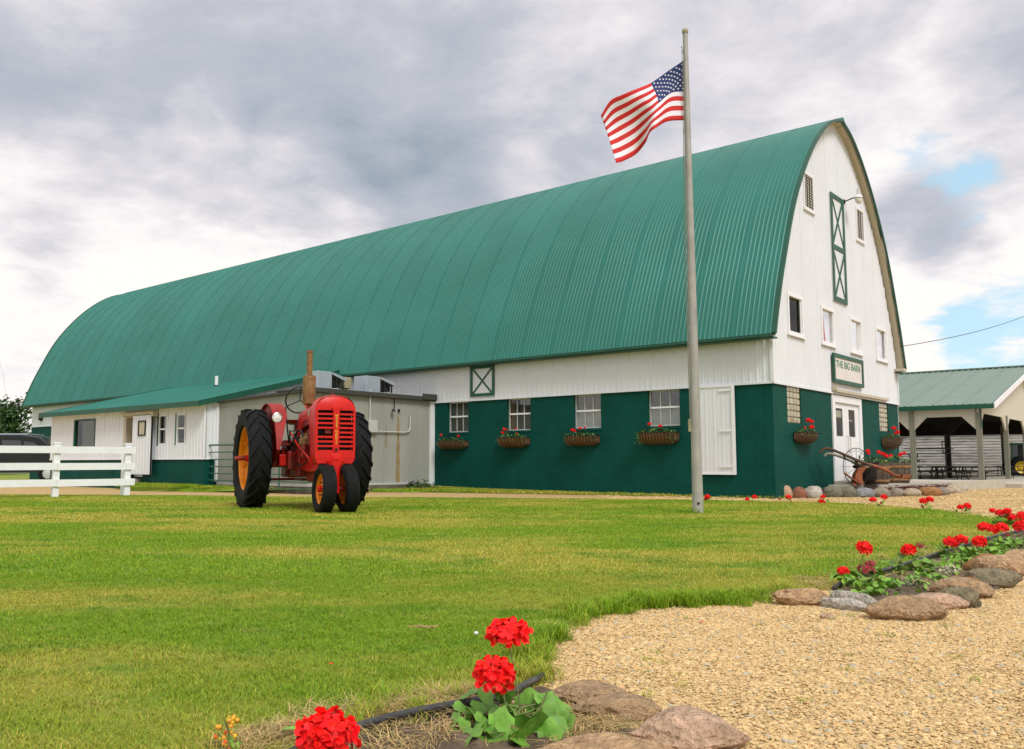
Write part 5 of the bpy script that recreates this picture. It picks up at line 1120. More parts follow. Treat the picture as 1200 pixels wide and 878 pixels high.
def gnd(px, py):
    a = math.radians(5.41); v = Vector((px-563.8, GF, -(py-445))); v.rotate(Matrix.Rotation(a, 3, 'X')); v *= -.7/v.z; return Vector((v.x, v.y, 0))
def gplant(lbl, base, hd, **k):
    b = gnd(*base) if base[1] > 560 else Vector(base+(0,)); H_ = []
    for px, py, rpx, kd in hd:
        p = pix(px, py, b.y+random.uniform(-.03, .03)); H_.append((p.x-b.x, p.y-b.y, max(p.z, .03), rpx/GF*b.y, kd))
    return geranium(lbl, b.x, b.y, H_, **k)
# big foreground plant, every leaf a part
fgp = thing('geranium', 'large leafy red geranium with two flower heads beside the rocks in the foreground', 'flower', (.07, 2.42, 0), 0, 'red geraniums along the lawn border')
for (px, py, Y, rpx, k, bx_) in ((595, 743, 2.50, 19, 0, (.01, .06)), (580, 791, 2.40, 21, 1, (0, .02))):
    p = pix(px, py, Y)-Vector((.07, 2.42, 0)); stem(fgp, (bx_[0]+.03, bx_[1], .02), p-Vector((0, 0, .012)), .0022); head(fgp, p, rpx/GF*Y*1.08, k, 1.16)
rdl = random.Random(12)
leafspec = [(548, 838, 17, .1), (573, 862, 21, .0), (552, 870, 17, .2), (600, 835, 11, .9), (608, 848, 17, .5), (620, 826, 14, .3), (640, 822, 14, .2), (652, 836, 15, .6), (628, 862, 21, .1), (600, 874, 20, .0), (650, 868, 17, .3), (640, 874, 16, .1), (556, 812, 13, .3), (547, 850, 13, .7),
            (585, 850, 15, .2), (613, 868, 16, .5), (566, 824, 11, .5), (590, 812, 10, .6), (572, 845, 14, .3), (661, 858, 14, .4), (540, 862, 12, .5), (628, 845, 13, .6), (560, 850, 17, .0), (590, 862, 19, .1), (604, 858, 14, .8), (640, 858, 15, .0), (595, 828, 11, .3), (617, 838, 13, .2), (648, 848, 12, .5), (575, 876, 20, .0), (545, 880, 18, .1), (618, 880, 20, .0), (532, 848, 12, .3), (660, 845, 10, .7), (580, 836, 12, .1)]
for i, (px, py, rp, tilt) in enumerate(leafspec):
    Y = 2.30+.004*(878-py)+rdl.uniform(-.03, .03); p = pix(px, py, Y)-Vector((.07, 2.42, 0)); p.z = max(p.z, .015)
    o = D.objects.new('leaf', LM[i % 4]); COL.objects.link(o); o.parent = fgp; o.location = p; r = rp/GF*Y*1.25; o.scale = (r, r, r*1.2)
    o.rotation_euler = (R(42)+tilt*.5+rdl.uniform(-.3, .3), rdl.uniform(-.5, .5), rdl.uniform(-2.6, 2.6)) if i % 3 else (R(25), rdl.uniform(-.3, .3), rdl.uniform(-3, 3))
    mb = MB(); q0 = Vector((rdl.uniform(-.03, .03), rdl.uniform(-.02, .03), 0)); mb.tube([q0, (q0+p)/2+Vector((0, 0, .02)), p], .0021, 5); mb.build('leaf_stalk', 'stem', fgp)
mb = MB(); mb.tube([(.04, -.02, .01), (.085, -.03, .06), (.105, -.03, .105)], .0035, 6); mb.build('stem', 'stem', fgp)
q = pix(384, 862, 2.10); fg2 = thing('geranium', 'red geranium flower head cut by the bottom edge of the photo beside the black edging', 'flower', (q.x, q.y-.06, 0), 0, 'red geraniums along the lawn border')
stem(fg2, (0, 0, 0), (0, .06, q.z), .0022); head(fg2, (0, .06, q.z), 30/GF*2.1, 2, 1.05)
mb = MB(); add_leafs(mb, (0, -.08, .0), (.10, .06, .03), 14, .03, random.Random(3)); o = mb.build('foliage', 'leaf', fg2); o['kind'] = 'stuff'
sn = pix(266, 868, 2.22); sd_t = thing('snapdragon', 'small yellow and orange budding flower in the lawn at the bottom left', 'flower', (sn.x, sn.y, 0))
mb = MB(); rds = random.Random(4)
for k in range(26):
    mb.tint = rds.choice([(1, 1, 1), (1.0, .35, .2), (1, 1.2, .5), (.5, .9, .3)]); c = Vector((rds.gauss(0, .015), rds.gauss(0, .010), rds.uniform(.005, .085))); mb.add([c+v*.0065*rds.uniform(.6, 1.3) for v in IC1[0]], IC1[1])
mb.build('buds', 'petaly', sd_t, smooth=180); mb = MB(); mb.tube([(0, 0, 0), (.004, 0, .05), (-.01, 0, .085)], .002, 5); mb.build('stem', 'stem', sd_t)
mb = MB(); add_leafs(mb, (0, 0, 0), (.03, .02, .03), 10, .014, rds); o = mb.build('foliage', 'leaf', sd_t); o['kind'] = 'stuff'
bl = gnd(341, 870); lf = thing('fallen_leaf', 'single pale green leaf lying in the lawn near the yellow buds', 'leaf', (bl.x, bl.y, .03)); mb = MB(); mb.tint = (1.2, 1.2, 1.2); mb.add([(-.03, 0, 0), (-.01, -.012, .006), (.02, -.008, .004), (.035, .004, 0), (.01, .014, .006), (-.015, .012, .004)], [(0, 1, 2, 3, 4, 5)]); mb.build('blade', 'leaf', lf)
# border plants, middle right
gplant('red geranium with one bright and two faded heads behind the grey slab rocks', (1010, 690), [(1013, 642, 8.5, 0), (1015, 668, 12, 'f'), (1020, 662, 8, 'f'), (988, 670, 6.5, 1)], leaves=40, spread=.16, lsize=.032, hgt=.10)
gplant('red geranium with a round head beside a faded brown one, behind the largest tan rock', (1068, 672), [(1065, 645, 8, 1), (1078, 640, 6, 'f')], leaves=26, spread=.13, lsize=.03)
gplant('pair of dark red geranium heads leaning together over the black edging', (1120, 655), [(1114, 636, 7, 2), (1126, 633, 7, 0), (1120, 637, 5, 'f')], leaves=20, spread=.12, lsize=.03)
gplant('bright red geranium head alone just above the black edging', (1150, 660), [(1148, 635, 7.5, 1)], leaves=26, spread=.16, lsize=.032)
gplant('red geranium with three heads in a row at the bend of the edging', (1165, 645), [(1153, 617.5, 6, 0), (1163, 620.5, 6.5, 2), (1174, 619, 7, 1), (1181, 627, 3.5, 'f')], leaves=30, spread=.15, lsize=.03)
gplant('red geranium at the far right edge of the photo above the rocks', (1200, 640), [(1197, 617, 8, 0), (1199, 606, 5, 1)], leaves=30, spread=.18, lsize=.03)
gplant('large dark red geranium clump of four heads at the right tip of the lawn', (1181, 616), [(1163, 598.5, 3.2, 0), (1172, 601, 4.5, 2), (1180, 599.5, 4.5, 1), (1184, 606.5, 6, 0), (1174, 604.5, 3.5, 'f')], leaves=22, spread=.18, lsize=.04)
gplant('red geranium at the photo edge behind the right tip of the lawn', (1197, 612), [(1198, 605, 6, 1)], leaves=22, spread=.2, lsize=.035)
gplant('red geranium with two touching heads, right of centre on the far border', (1130, 603), [(1125.5, 594.5, 3.6, 0), (1133.5, 593, 4, 1)], leaves=7, spread=.12, lsize=.03)
gplant('red geranium with three heads in front of the orange border stone', (1088, 598), [(1082, 587.5, 4, 2), (1089.5, 585.5, 4, 0), (1081, 594, 2.6, 'f')], leaves=8, spread=.12, lsize=.03)
gplant('red geranium with two heads set apart in front of the blue-grey border stone', (1030, 594), [(1023, 585.8, 3.6, 0), (1036, 582.7, 3.6, 1), (1033, 590, 2.4, 'f')], leaves=9, spread=.13, lsize=.03)
gplant('red geranium with one head above another in front of the green-grey border stone', (964, 590.5), [(964.5, 582.3, 2.8, 1), (963, 588.5, 3.6, 2)], leaves=4, spread=.12, lsize=.03)
gplant('red geranium by the barn corner in front of the pink border stone', (922, 590.0), [(924, 583, 3.4, 0), (913.5, 585.5, 2.2, 'f')], leaves=3, spread=.12, lsize=.03)
gplant('small red geranium pair against the green wall between pole and barn corner', (880, 588.0), [(884, 582.5, 2.8, 0), (875.5, 585.3, 2.4, 1)], leaves=2, spread=.1, lsize=.03)
gplant('small red geranium just right of the flagpole foot', (829, 587.5), [(829, 582.5, 3.0, 2), (827, 585, 2, 1)], leaves=2, spread=.1, lsize=.03)
# low groundcover and pale plants in the bed
mb = MB(); rdg = random.Random(8)
for px, py, n_, r_, s_ in ((1025, 698, 60, .12, .022), (1060, 690, 40, .12, .02), (1085, 680, 50, .15, .024), (1115, 668, 50, .16, .024), (1140, 662, 60, .18, .024), (1165, 652, 60, .22, .024), (1190, 642, 60, .26, .026), (1175, 660, 30, .2, .022), (1200, 655, 40, .3, .024), (1040, 668, 20, .10, .016), (1010, 704, 20, .05, .02)):
    c = gnd(px, py); add_leafs(mb, (c.x, c.y, .005), (r_, r_*.9, .07), n_, s_, rdg)
for _ in range(520):
    x, y = rdg.uniform(1.9, 6.9), rdg.uniform(4.5, 10.3)
    if inpoly(np.array([[x, y]]), bed2)[0] and y > 1.02*x+2.35: add_leafs(mb, (x, y, .0), (.07, .07, .05), 5, .018, rdg)
o = mb.build('bed_foliage', 'leaf'); tag(o, 'low green foliage filling the flower bed between edging and rocks', 'plants', None, 'stuff')
for px, py, lb in ((1072, 683, 'small frosty white-green plant in the bed right of the tan rock'), (1012, 0, ''), (1112, 668, 'silvery white plant in the bed in front of the edging')):
    if not lb: continue
    c = gnd(px, py+6); t_ = thing('dusty_miller', lb, 'plant', c); mb = MB(); add_leafs(mb, (0, 0, .01), (.06, .05, .055), 70, .011, random.Random(px)); mb.build('foliage', 'petalw', t_)

for px, py, lb in ((387, 786, 'single red petal lying in the lawn left of the foreground geranium'), (822+0, 731, 'small red petal lying on the gravel left of the border rocks')):
    c = gnd(px, py); t_ = thing('fallen_petal', lb, 'petal', (c.x, c.y, .022 if px < 500 else .008)); mb = MB(); mb.add([(-.008, 0, 0), (0, -.006, .003), (.009, -.002, .001), (.006, .007, .004), (-.004, .006, .002)], [(0, 1, 2, 3, 4)]); mb.build('blade', 'petal', t_)
wc = gnd(558, 751); t_ = thing('clover_flower', 'tiny white clover flower in the lawn behind the foreground geranium', 'flower', (wc.x, wc.y, 0)); mb = MB(); mb.add([(v.x*.009, v.y*.009, .03+v.z*.007) for v in IC2[0]], IC2[1]); mb.build('flower_head', 'flagwhite', t_); mb = MB(); mb.tube([(0, 0, 0), (0, 0, .03)], .001, 4); mb.build('stem', 'stem', t_)
# ------------------------------------------------------------------ edging and flower bed soil
M['edging'] = mat('black_edging_plastic', (.035, .037, .038), .55, 0, .25, 12, .2, 30, col2=(.10, .10, .095), mixs=6, lo=.45, hi=.7)
e1 = [(-.62, 1.80, .02), (-.47, 2.12, .022), (-.34, 2.33, .025), (-.20, 2.46, .03), (-.05, 2.55, .034), (.07, 2.66, .028), (.15, 2.80, .03), (.20, 2.93, .02)]
e2 = [(1.93, 4.93, .02), (2.03, 5.06, .035), (2.18, 5.26, .035), (2.6, 5.72, .035), (3.0, 6.2, .035), (3.44, 6.72, .035), (4.0, 7.4, .035), (4.62, 8.12, .035), (5.2, 8.75, .035), (5.75, 9.4, .035), (5.95, 9.9, .035), (6.0, 10.35, .03)]
for e_, lb in ((e1, 'black plastic lawn edging beside the foreground geranium'), (e2, 'black plastic lawn edging curving along the right flower bed')):
    t = thing('lawn_edging', lb, 'edging', e_[0]); o0 = Vector(e_[0]); pth = [p-o0 for p in smooth_path(e_)]
    mb = MB(); mb.tube(pth, .0105, 8); mb.build('bead', 'edging', t, smooth=60)
    mb = MB(); k = len(pth); mb.add([p+Vector((0, 0, dz)) for dz in (-.005, -.05) for p in pth], [(i, i+1, k+i+1, k+i) for i in range(k-1)]); mb.build('skirt', 'edging', t)
def rough_patch(name, poly, res, m, h, amp, sc=6., z0=.0):
    xs = [p[0] for p in poly]; ys_ = [p[1] for p in poly]; nx = int((max(xs)-min(xs))/res)+2; ny = int((max(ys_)-min(ys_))/res)+2
    G_ = np.array([(min(xs)+i*res, min(ys_)+j*res) for i in range(nx) for j in range(ny)]); ins = inpoly(G_, poly)
    idx = -np.ones(len(G_), int); mb = MB(); vs = []
    near_ = {}
    keep = ins.reshape(nx, ny); kk = keep.copy(); kk[1:] |= keep[:-1]; kk[:-1] |= keep[1:]; kk[:, 1:] |= keep[:, :-1]; kk[:, :-1] |= keep[:, 1:]
    for q, (i, j) in enumerate((i, j) for i in range(nx) for j in range(ny)):
        if kk[i, j]:
            idx[q] = len(vs); x, y = G_[q]; zz_ = (h+amp*noise.fractal(Vector((x*sc, y*sc, 1.)), 1., 2., 4)) if keep[i, j] else -.02; vs.append((x, y, z0+zz_))
    fs = []
    for i in range(nx-1):
        for j in range(ny-1):
            f = [idx[i*ny+j], idx[(i+1)*ny+j], idx[(i+1)*ny+j+1], idx[i*ny+j+1]]
            if min(f) >= 0: fs.append(tuple(f))
    mb.add(vs, fs); return mb.build(name, m, smooth=180)
struct(rough_patch('flower_bed_soil', bed1, .022, 'soil', .010, .022, 14)); struct(rough_patch('flower_bed_soil', bed2, .05, 'soil', .012, .03, 7))

# ------------------------------------------------------------------ rocks
def rock_mat(name, c, c2, s=6): M[name] = mat(name, c, .85, 0, .42, s*5, 1.8, 60, col2=c2, mixs=s*2.2, lo=.42, hi=.58, dirt=((c[0]*.33, c[1]*.33, c[2]*.3), .62, s*9))
rock_mat('rock_tan', (.53, .345, .18), (.45, .28, .15)); rock_mat('rock_brown', (.45, .29, .155), (.36, .24, .13)); rock_mat('rock_pink', (.58, .38, .255), (.50, .34, .22)); rock_mat('rock_grey', (.33, .28, .22), (.24, .21, .17))
rock_mat('rock_bluegrey', (.30, .31, .32), (.22, .225, .22)); rock_mat('rock_greengrey', (.17, .165, .115), (.23, .21, .15)); rock_mat('rock_red', (.33, .12, .065), (.25, .12, .08)); rock_mat('rock_orange', (.45, .20, .06), (.30, .15, .06)); rock_mat('rock_cream', (.55, .46, .33), (.42, .33, .22)); rock_mat('rock_pale', (.56, .52, .45), (.44, .40, .33)); rock_mat('rock_moss', (.26, .21, .13), (.19, .16, .09))
def stone(lbl, px, py, wpx, hpx, m, seed, depth=.8, sub=3, group=None, rz=0, Y=None, sink=.25, name='rock', amp=.16, flat=1., z0=0.):
    """px,py: middle of its foot; width and height in photo pixels"""
    g_ = gnd(px, py); s = g_.y/GF; a, c_ = wpx*s/2, hpx*s; IC = {3: IC3, 4: IC4, 2: IC2}[sub]; off = Vector((seed*3.7, seed*1.3, 0)); vs = []
    b = a*depth
    for v in IC[0]:
        p = Vector(v); n1 = noise.fractal(p*1.1+off, 1., 2., 3); n2 = noise.noise(p*3.1+off); k = 1+amp*2.0*n1+.10*n2
        for ax_ in (Vector((.8, .3, .5)), Vector((-.6, .5, .6)), Vector((.1, -.8, .6)), Vector((.2, .2, 1.))):     # flattened facets
            nr = (ax_+Vector((noise.noise(off+ax_), noise.noise(off*2+ax_), 0))*.8).normalized(); dd_ = p.dot(nr)*k
            if dd_ > .77*flat: k *= (.77*flat+(dd_-.77*flat)*.25)/dd_
        k += .035*noise.noise(p*6+off)+.018*noise.noise(p*14+off)
        vs.append((p.x*a*k, p.y*b*k, p.z*c_*.5*(1+sink)*k))
    mb = MB(); mb.add(vs, IC[1]); o = mb.build(name, m, None, smooth=32, loc=(g_.x, g_.y+b*(.8 if name == 'rock' else .15), c_*.5*(1-sink)+z0), rot=(0, 0, rz)); return tag(o, lbl, 'rock', group)
gr1 = 'rocks lining the foreground flower bed'
stone('brown rock half hidden behind the foreground geranium, by the lawn edge', 693, 826, 96, 20, 'rock_brown', 1, .6, 4, gr1, amp=.1)
stone('flat tan-brown rock touching the gravel right of the geranium', 728, 848, 108, 28, 'rock_brown', 2, .55, 4, gr1, amp=.12)
stone('large pinkish rock at the bottom of the photo surrounded by gravel', 812, 886, 132, 44, 'rock_pink', 3, .6, 4, gr1, rz=.1, amp=.14)
stone('pale pink-tan rock cut by the bottom edge below the geranium', 715, 902, 154, 30, 'rock_tan', 6, .5, 4, gr1, amp=.12)
gr2 = 'rocks between the flower bed and the gravel on the right'
stone('long tan rock at the left end of the right-hand rock border', 944, 711, 62, 21, 'rock_tan', 11, .5, 4, gr2, amp=.12)
stone('lower of two thin grey slab rocks lying at a slant', 993, 716, 62, 15, 'rock_pale', 12, .20, 4, gr2, rz=-.85, amp=.08)
stone('upper of two thin grey slab rocks lying at a slant', 1003, 713, 66, 20, 'rock_pale', 19, .17, 4, gr2, rz=-.9, amp=.08)
stone('largest tan rock of the right-hand border, flat topped', 1073, 729, 98, 29, 'rock_brown', 13, .5, 4, gr2, amp=.10)
stone('pink flat rock leaning behind the largest tan rock', 1110, 716, 66, 20, 'rock_pink', 15, .6, 4, gr2, amp=.12)
stone('dark grey-brown rounded rock right of the pink flat rock', 1130, 714, 50, 26, 'rock_moss', 16, .6, 4, gr2, rz=-.3)
stone('brown flat rock behind the dark rounded rock', 1138, 702, 70, 24, 'rock_brown', 17, .7, 4, gr2)
stone('orange-brown flat rock in the middle of the right-hand border', 1152, 690, 60, 14, 'rock_orange', 18, .6, 3, gr2)
stone('grey mossy rock under the stepped tan rocks on the right', 1172, 690, 66, 24, 'rock_moss', 20, .6, 3, gr2)
stone('tan stepped rock near the right edge of the photo', 1186, 676, 68, 26, 'rock_tan', 21, .7, 3, gr2, amp=.1)
stone('orange-tan ledge rock behind the stepped rock', 1168, 672, 54, 22, 'rock_orange', 22, .7, 3, gr2, amp=.1)
stone('tan rock at the right edge of the photo above the gravel', 1204, 660, 46, 16, 'rock_tan', 23, .7, 3, gr2)
stone('small reddish stone lying alone on the gravel', 971, 727, 18, 9, 'rock_pink', 24, .6, 3)
stone('small white stone on the soil behind the edging', 1034, 683, 8, 5, 'rock_cream', 25, .7, 2)
stone('small brown stone at the left end of the rock border', 905, 703, 18, 6, 'rock_brown', 27, .7, 3)
gr3 = 'round field stones edging the mulch bed in front of the barn'
for i, (px, py, w_, h_, m_, lb) in enumerate([
    (920.5, 584, 17, 16, 'rock_pink', 'upright pinkish stone at the barn corner, first of the mulch bed stones'), (937, 584, 18, 14, 'rock_red', 'reddish brown stone, second from the barn corner'),
    (954, 584, 22, 15, 'rock_pale', 'pale grey pointed stone, third from the barn corner'), (976, 583, 25, 14, 'rock_greengrey', 'wide green-grey stone, fourth from the barn corner'),
    (994, 583, 23, 14, 'rock_greengrey', 'green-grey stone below the plough point'), (1013, 583, 25, 12, 'rock_bluegrey', 'pale blue-grey speckled stone in the middle of the mulch bed edge'),
    (1033, 583, 21, 12.5, 'rock_grey', 'dark grey slanted stone right of the blue-grey one'), (1051, 582, 19, 10.5, 'rock_grey', 'flat grey stone left of the cream stone'),
    (1069, 582, 22, 10, 'rock_cream', 'cream coloured stone in the mulch bed edge'), (1091, 581.5, 26, 11.5, 'rock_orange', 'orange square stone in the mulch bed edge'), (1105, 580.5, 17, 10, 'rock_grey', 'small dark grey stone just right of the orange stone'),
    (1118, 578.5, 22, 10, 'rock_cream', 'tan rounded stone near the right end of the mulch bed'), (1129, 575.5, 12, 6, 'rock_pale', 'last pale stone at the right end of the mulch bed')]):
    stone(lb, px, py, w_, h_, m_, 40+i, .75, 3, gr3, name='field_stone', amp=.08, flat=1.12)

# ------------------------------------------------------------------ mulch bed, concrete walk
def pw(u, v, z=0): p = W(u, v, z); return (p.x, p.y)
mp_ = [gnd(px, py) for px, py in ((912, 582), (937, 582.5), (960, 582.5), (1000, 582), (1040, 581.5), (1070, 580.5), (1095, 579.5), (1112, 577.5), (1126, 574.5))]
bed = [pw(.5, -.02)]+[(p.x, p.y+.12) for p in mp_]+[pw(3.2, -.35), pw(2.9, -.02)]
struct(rough_patch('mulch_bed', bed, .06, 'mulch', .13, .05, 5))
mb = MB()
rdm = random.Random(6)
for _ in range(2600):
    x, y = rdm.uniform(6, 14), rdm.uniform(17, 25)
    if not inpoly(np.array([[x, y]]), bed)[0]: continue
    v = rdm.uniform(.6, 1.9); mb.tint = (v, v*rdm.uniform(.8, 1.2), v); a = rdm.uniform(0, 3.14); l = rdm.uniform(.02, .055); z = .165+rdm.uniform(-.02, .02); dz = rdm.uniform(-.01, .012)
    c, s = math.cos(a), math.sin(a); mb.add([(x-c*l, y-s*l, z), (x+c*l, y+s*l, z+dz), (x+c*l-s*.012, y+s*l+c*.012, z+dz+.008), (x-c*l-s*.012, y-s*l+c*.012, z+.008)], [(0, 1, 2, 3)])
tag(mb.build('mulch_chips', 'mulch'), 'reddish wood chips covering the bed before the barn door', 'mulch', None, 'stuff')
def slab(name, pts, z0, z1, m): mb = MB(); mb.ext([(p[0], p[1], z0) for p in pts], (0, 0, z1-z0)); o = mb.build(name, m); fixn(o); return struct(o)
slab('concrete_walk', [pw(2.9, -.03), pw(3.2, -.36), pw(11.5, -2.0), pw(11.5, 2.5), pw(8.75, 2.5), pw(8.75, -.03)], -.1, .225, 'concrete')
SF = .125
slab('shelter_floor', [pw(11.52, -2.4), pw(34.5, -1.6), pw(34.5, 12), pw(11.52, 12)], -.1, SF, 'concrete')
sheet('yard_grass', [gnd(1175, 569.5)[:2], gnd(1230, 569)[:2], gnd(1230, 571)[:2], gnd(1172, 570.6)[:2]], .008, 'turf')

# ------------------------------------------------------------------ plough, wheel, barrels
PZ = .2
def P3(px, py, Y): return pix(px, py, Y)
pl_ = thing('plough', 'antique walking plough with wooden handles and rusty orange beam on the mulch', 'plough', (8.0, 18.9, PZ)); o0 = Vector((8.0, 18.9, PZ)); Yp = 18.9
def Q(px, py, dy=0): return P3(px, py, Yp+dy)-o0
mb = MB(); mb.tube(smooth_path([Q(1063, 558, .1), Q(1050, 557.5, .08), Q(1038, 551), Q(1024, 546), Q(1010, 543)], 4), .036, 8); mb.build('beam', 'plough', pl_, smooth=60)
mb = MB(); mb.bx(Q(1059, 560)-Vector((.03, .03, 0)), Q(1065, 556)+Vector((.03, .06, 0))); mb.tube([Q(1060, 560.5), Q(1066, 559), Q(1065, 562)], .018, 6); mb.build('clevis', 'plough', pl_)
for k, (pts_, dy) in enumerate((([(1024, 547), (1008, 541), (992, 534), (976, 527.5), (969, 525.5), (964, 527), (961, 530.5)], -.15), ([(1018, 548), (1002, 542), (987, 536), (976, 532.5), (969, 532), (966, 535)], .30))):
    mb = MB(); mb.tube(smooth_path([Q(a, b, dy*(1 if i > 1 else .5)) for i, (a, b) in enumerate(pts_)], 4), .030, 8); mb.build('handle', 'plwood' if k == 0 else 'post', pl_, smooth=60)
mb = MB(); mb.tube([Q(988, 533, -.12), Q(991, 538, .28)], .018, 6); mb.build('rung', 'plwood', pl_)
mb = MB(); secs = []
for (a, b), wd, tk in (((1015, 547), .06, .05), ((1009, 549), .07, .05), ((1005, 555), .07, .045), ((1004, 562), .08, .05), ((1006, 567.5), .10, .05)):
    c = Q(a, b); secs.append([c+Vector((x*wd, y*tk*2, 0)) for x, y in ((-1, -1), (1, -1), (1, 1), (-1, 1))])
mb.loft(secs); mb.build('standard', 'plough', pl_, smooth=50, bevel=.01)
mb = MB(); secs = []
for (a, b), h, dy in (((1007, 551), .02, -.03), ((1004, 556), .04, -.06), ((1003, 561), .06, -.08), ((1005, 566), .05, -.08)):
    c = Q(a, b, dy); secs.append([c+Vector((-h*.6, 0, .02)), c+Vector((h*.5, -.03, 0)), c+Vector((h*.5, .0, -.01)), c+Vector((-h*.6, .03, .0))])
mb.loft(secs); mb.build('mouldboard', 'plough', pl_, smooth=60)
mb = MB(); mb.tube([Q(989, 554, -.05), Q(997, 560, -.1), Q(1010, 568, -.15)], .022, 6); mb.tube([Q(999, 567, -.2), Q(1003, 569, -.2)], .02, 6); mb.build('landside_bar', 'plough', pl_, smooth=60)
mb = MB(); mb.tube([Q(1003, 538), Q(1004, 545)], .03, 6); mb.tube([Q(1007, 534, .1), Q(1007, 540)], .015, 6); mb.build('brace', 'plwood', pl_)
# big spoked wheel
Yw = 19.3; c = P3(1004, 548, Yw); c.z = .63; rw = .40
wt = thing('iron_wheel', 'large thin-rimmed spoked iron wheel standing behind the plough', 'wheel', c)
ang = R(25); ax1 = Vector((math.cos(ang), math.sin(ang), 0)); ax2 = Vector((0, 0, 1))
for rad, t_, nm in ((rw, .0085, 'rim'), (rw*.86, .004, 'inner_ring')):
    mb = MB(); mb.tube([(ax1*math.cos(a)+ax2*math.sin(a))*rad for a in [2*math.pi*k/40 for k in range(40)]], t_, 6, closed=True); mb.build(nm, 'iron', wt, smooth=60)
for k in range(12):
    a = 2*math.pi*k/12; mb = MB(); mb.tube([(ax1*math.cos(a)+ax2*math.sin(a))*.05, (ax1*math.cos(a)+ax2*math.sin(a))*rw], .0045, 5); mb.build('spoke', 'iron', wt)
mb = MB(); nv_ = ax1.cross(ax2); mb.tube([nv_*-.08, nv_*.08], .035, 12); mb.build('hub', 'iron', wt, smooth=40)
def barrel(lbl, u, v, r, h, seed, heads):
    t = thing('barrel_planter', lbl, 'planter', W(u, v, .225), AZ, 'half barrel planters by the barn door'); N_ = 14
    for k in range(N_):
        a0, a1 = 2*math.pi*k/N_+.02, 2*math.pi*(k+1)/N_-.02; mb = MB(); vs = []
        for z, rr in ((0, r*.86), (h*.5, r*.98), (h, r)):
            for a in (a0, a1):
                for q in (rr, rr-.025): vs.append((q*math.cos(a), q*math.sin(a), z))
        mb.add(vs, [(0, 2, 6, 4), (4, 6, 10, 8), (1, 5, 7, 3), (5, 9, 11, 7), (8, 10, 11, 9), (0, 4, 5, 1), (4, 8, 9, 5), (2, 3, 7, 6), (6, 7, 11, 10)]); fixn(mb.build('stave', 'barrel', t))
    for z, rr in ((h*.18, r*.925), (h*.80, r*1.005)): mb = MB(); mb.lathe([(rr, z-.025), (rr+.006, z-.025), (rr+.006, z+.025), (rr, z+.025)], n=28); mb.build('hoop', 'rust', t, smooth=30)
    mb = MB(); mb.lathe([(0, h-.04), (r-.03, h-.05)], n=20); mb.build('soil', 'soil', t)
    mb = MB(); add_leafs(mb, (0, 0, h-.03), (r*1.0, r*1.0, .20), 150, .032, random.Random(seed)); o = mb.build('foliage', 'leafdk', t); o['kind'] = 'stuff'
    for a, b, z, rr in heads: stem(t, (a*.5, b*.5, h), (a, b, h+z)); head(t, (a, b, h+z), rr*.8, int(z*100))
    return t
barrel('near half barrel planter of red geraniums behind the plough', 4.15, -.62, .36, .48, 3, [(-.2, -.2, .24, .055), (-.05, -.25, .20, .06), (.12, -.1, .26, .05), (.0, .1, .28, .055), (-.28, 0, .22, .045), (.22, -.22, .18, .05), (.05, -.3, .15, .05)])
barrel('far half barrel planter of red geraniums right of the barn door', 5.95, -.60, .36, .50, 4, [(-.15, -.2, .20, .05), (.1, -.2, .22, .05), (.28, -.05, .16, .055), (-.28, 0, .16, .05)])
kt = thing('black_kettle', 'black iron kettle drum standing between the wheel and the near barrel', 'kettle', W(3.40, -.70, .225), AZ); kt.scale = (.8, .8, .82)
mb = MB(); mb.lathe([(0, .02), (.18, .04), (.26, .16), (.28, .42), (.30, .56), (.36, .58), (.36, .61), (.28, .60), (.26, .45), (.0, .44)], n=24); mb.build('body', 'iron', kt, smooth=40)
mb = MB(); add_leafs(mb, (0, 0, .55), (.22, .22, .15), 60, .03, random.Random(9)); o = mb.build('foliage', 'leafdk', kt); o['kind'] = 'stuff'

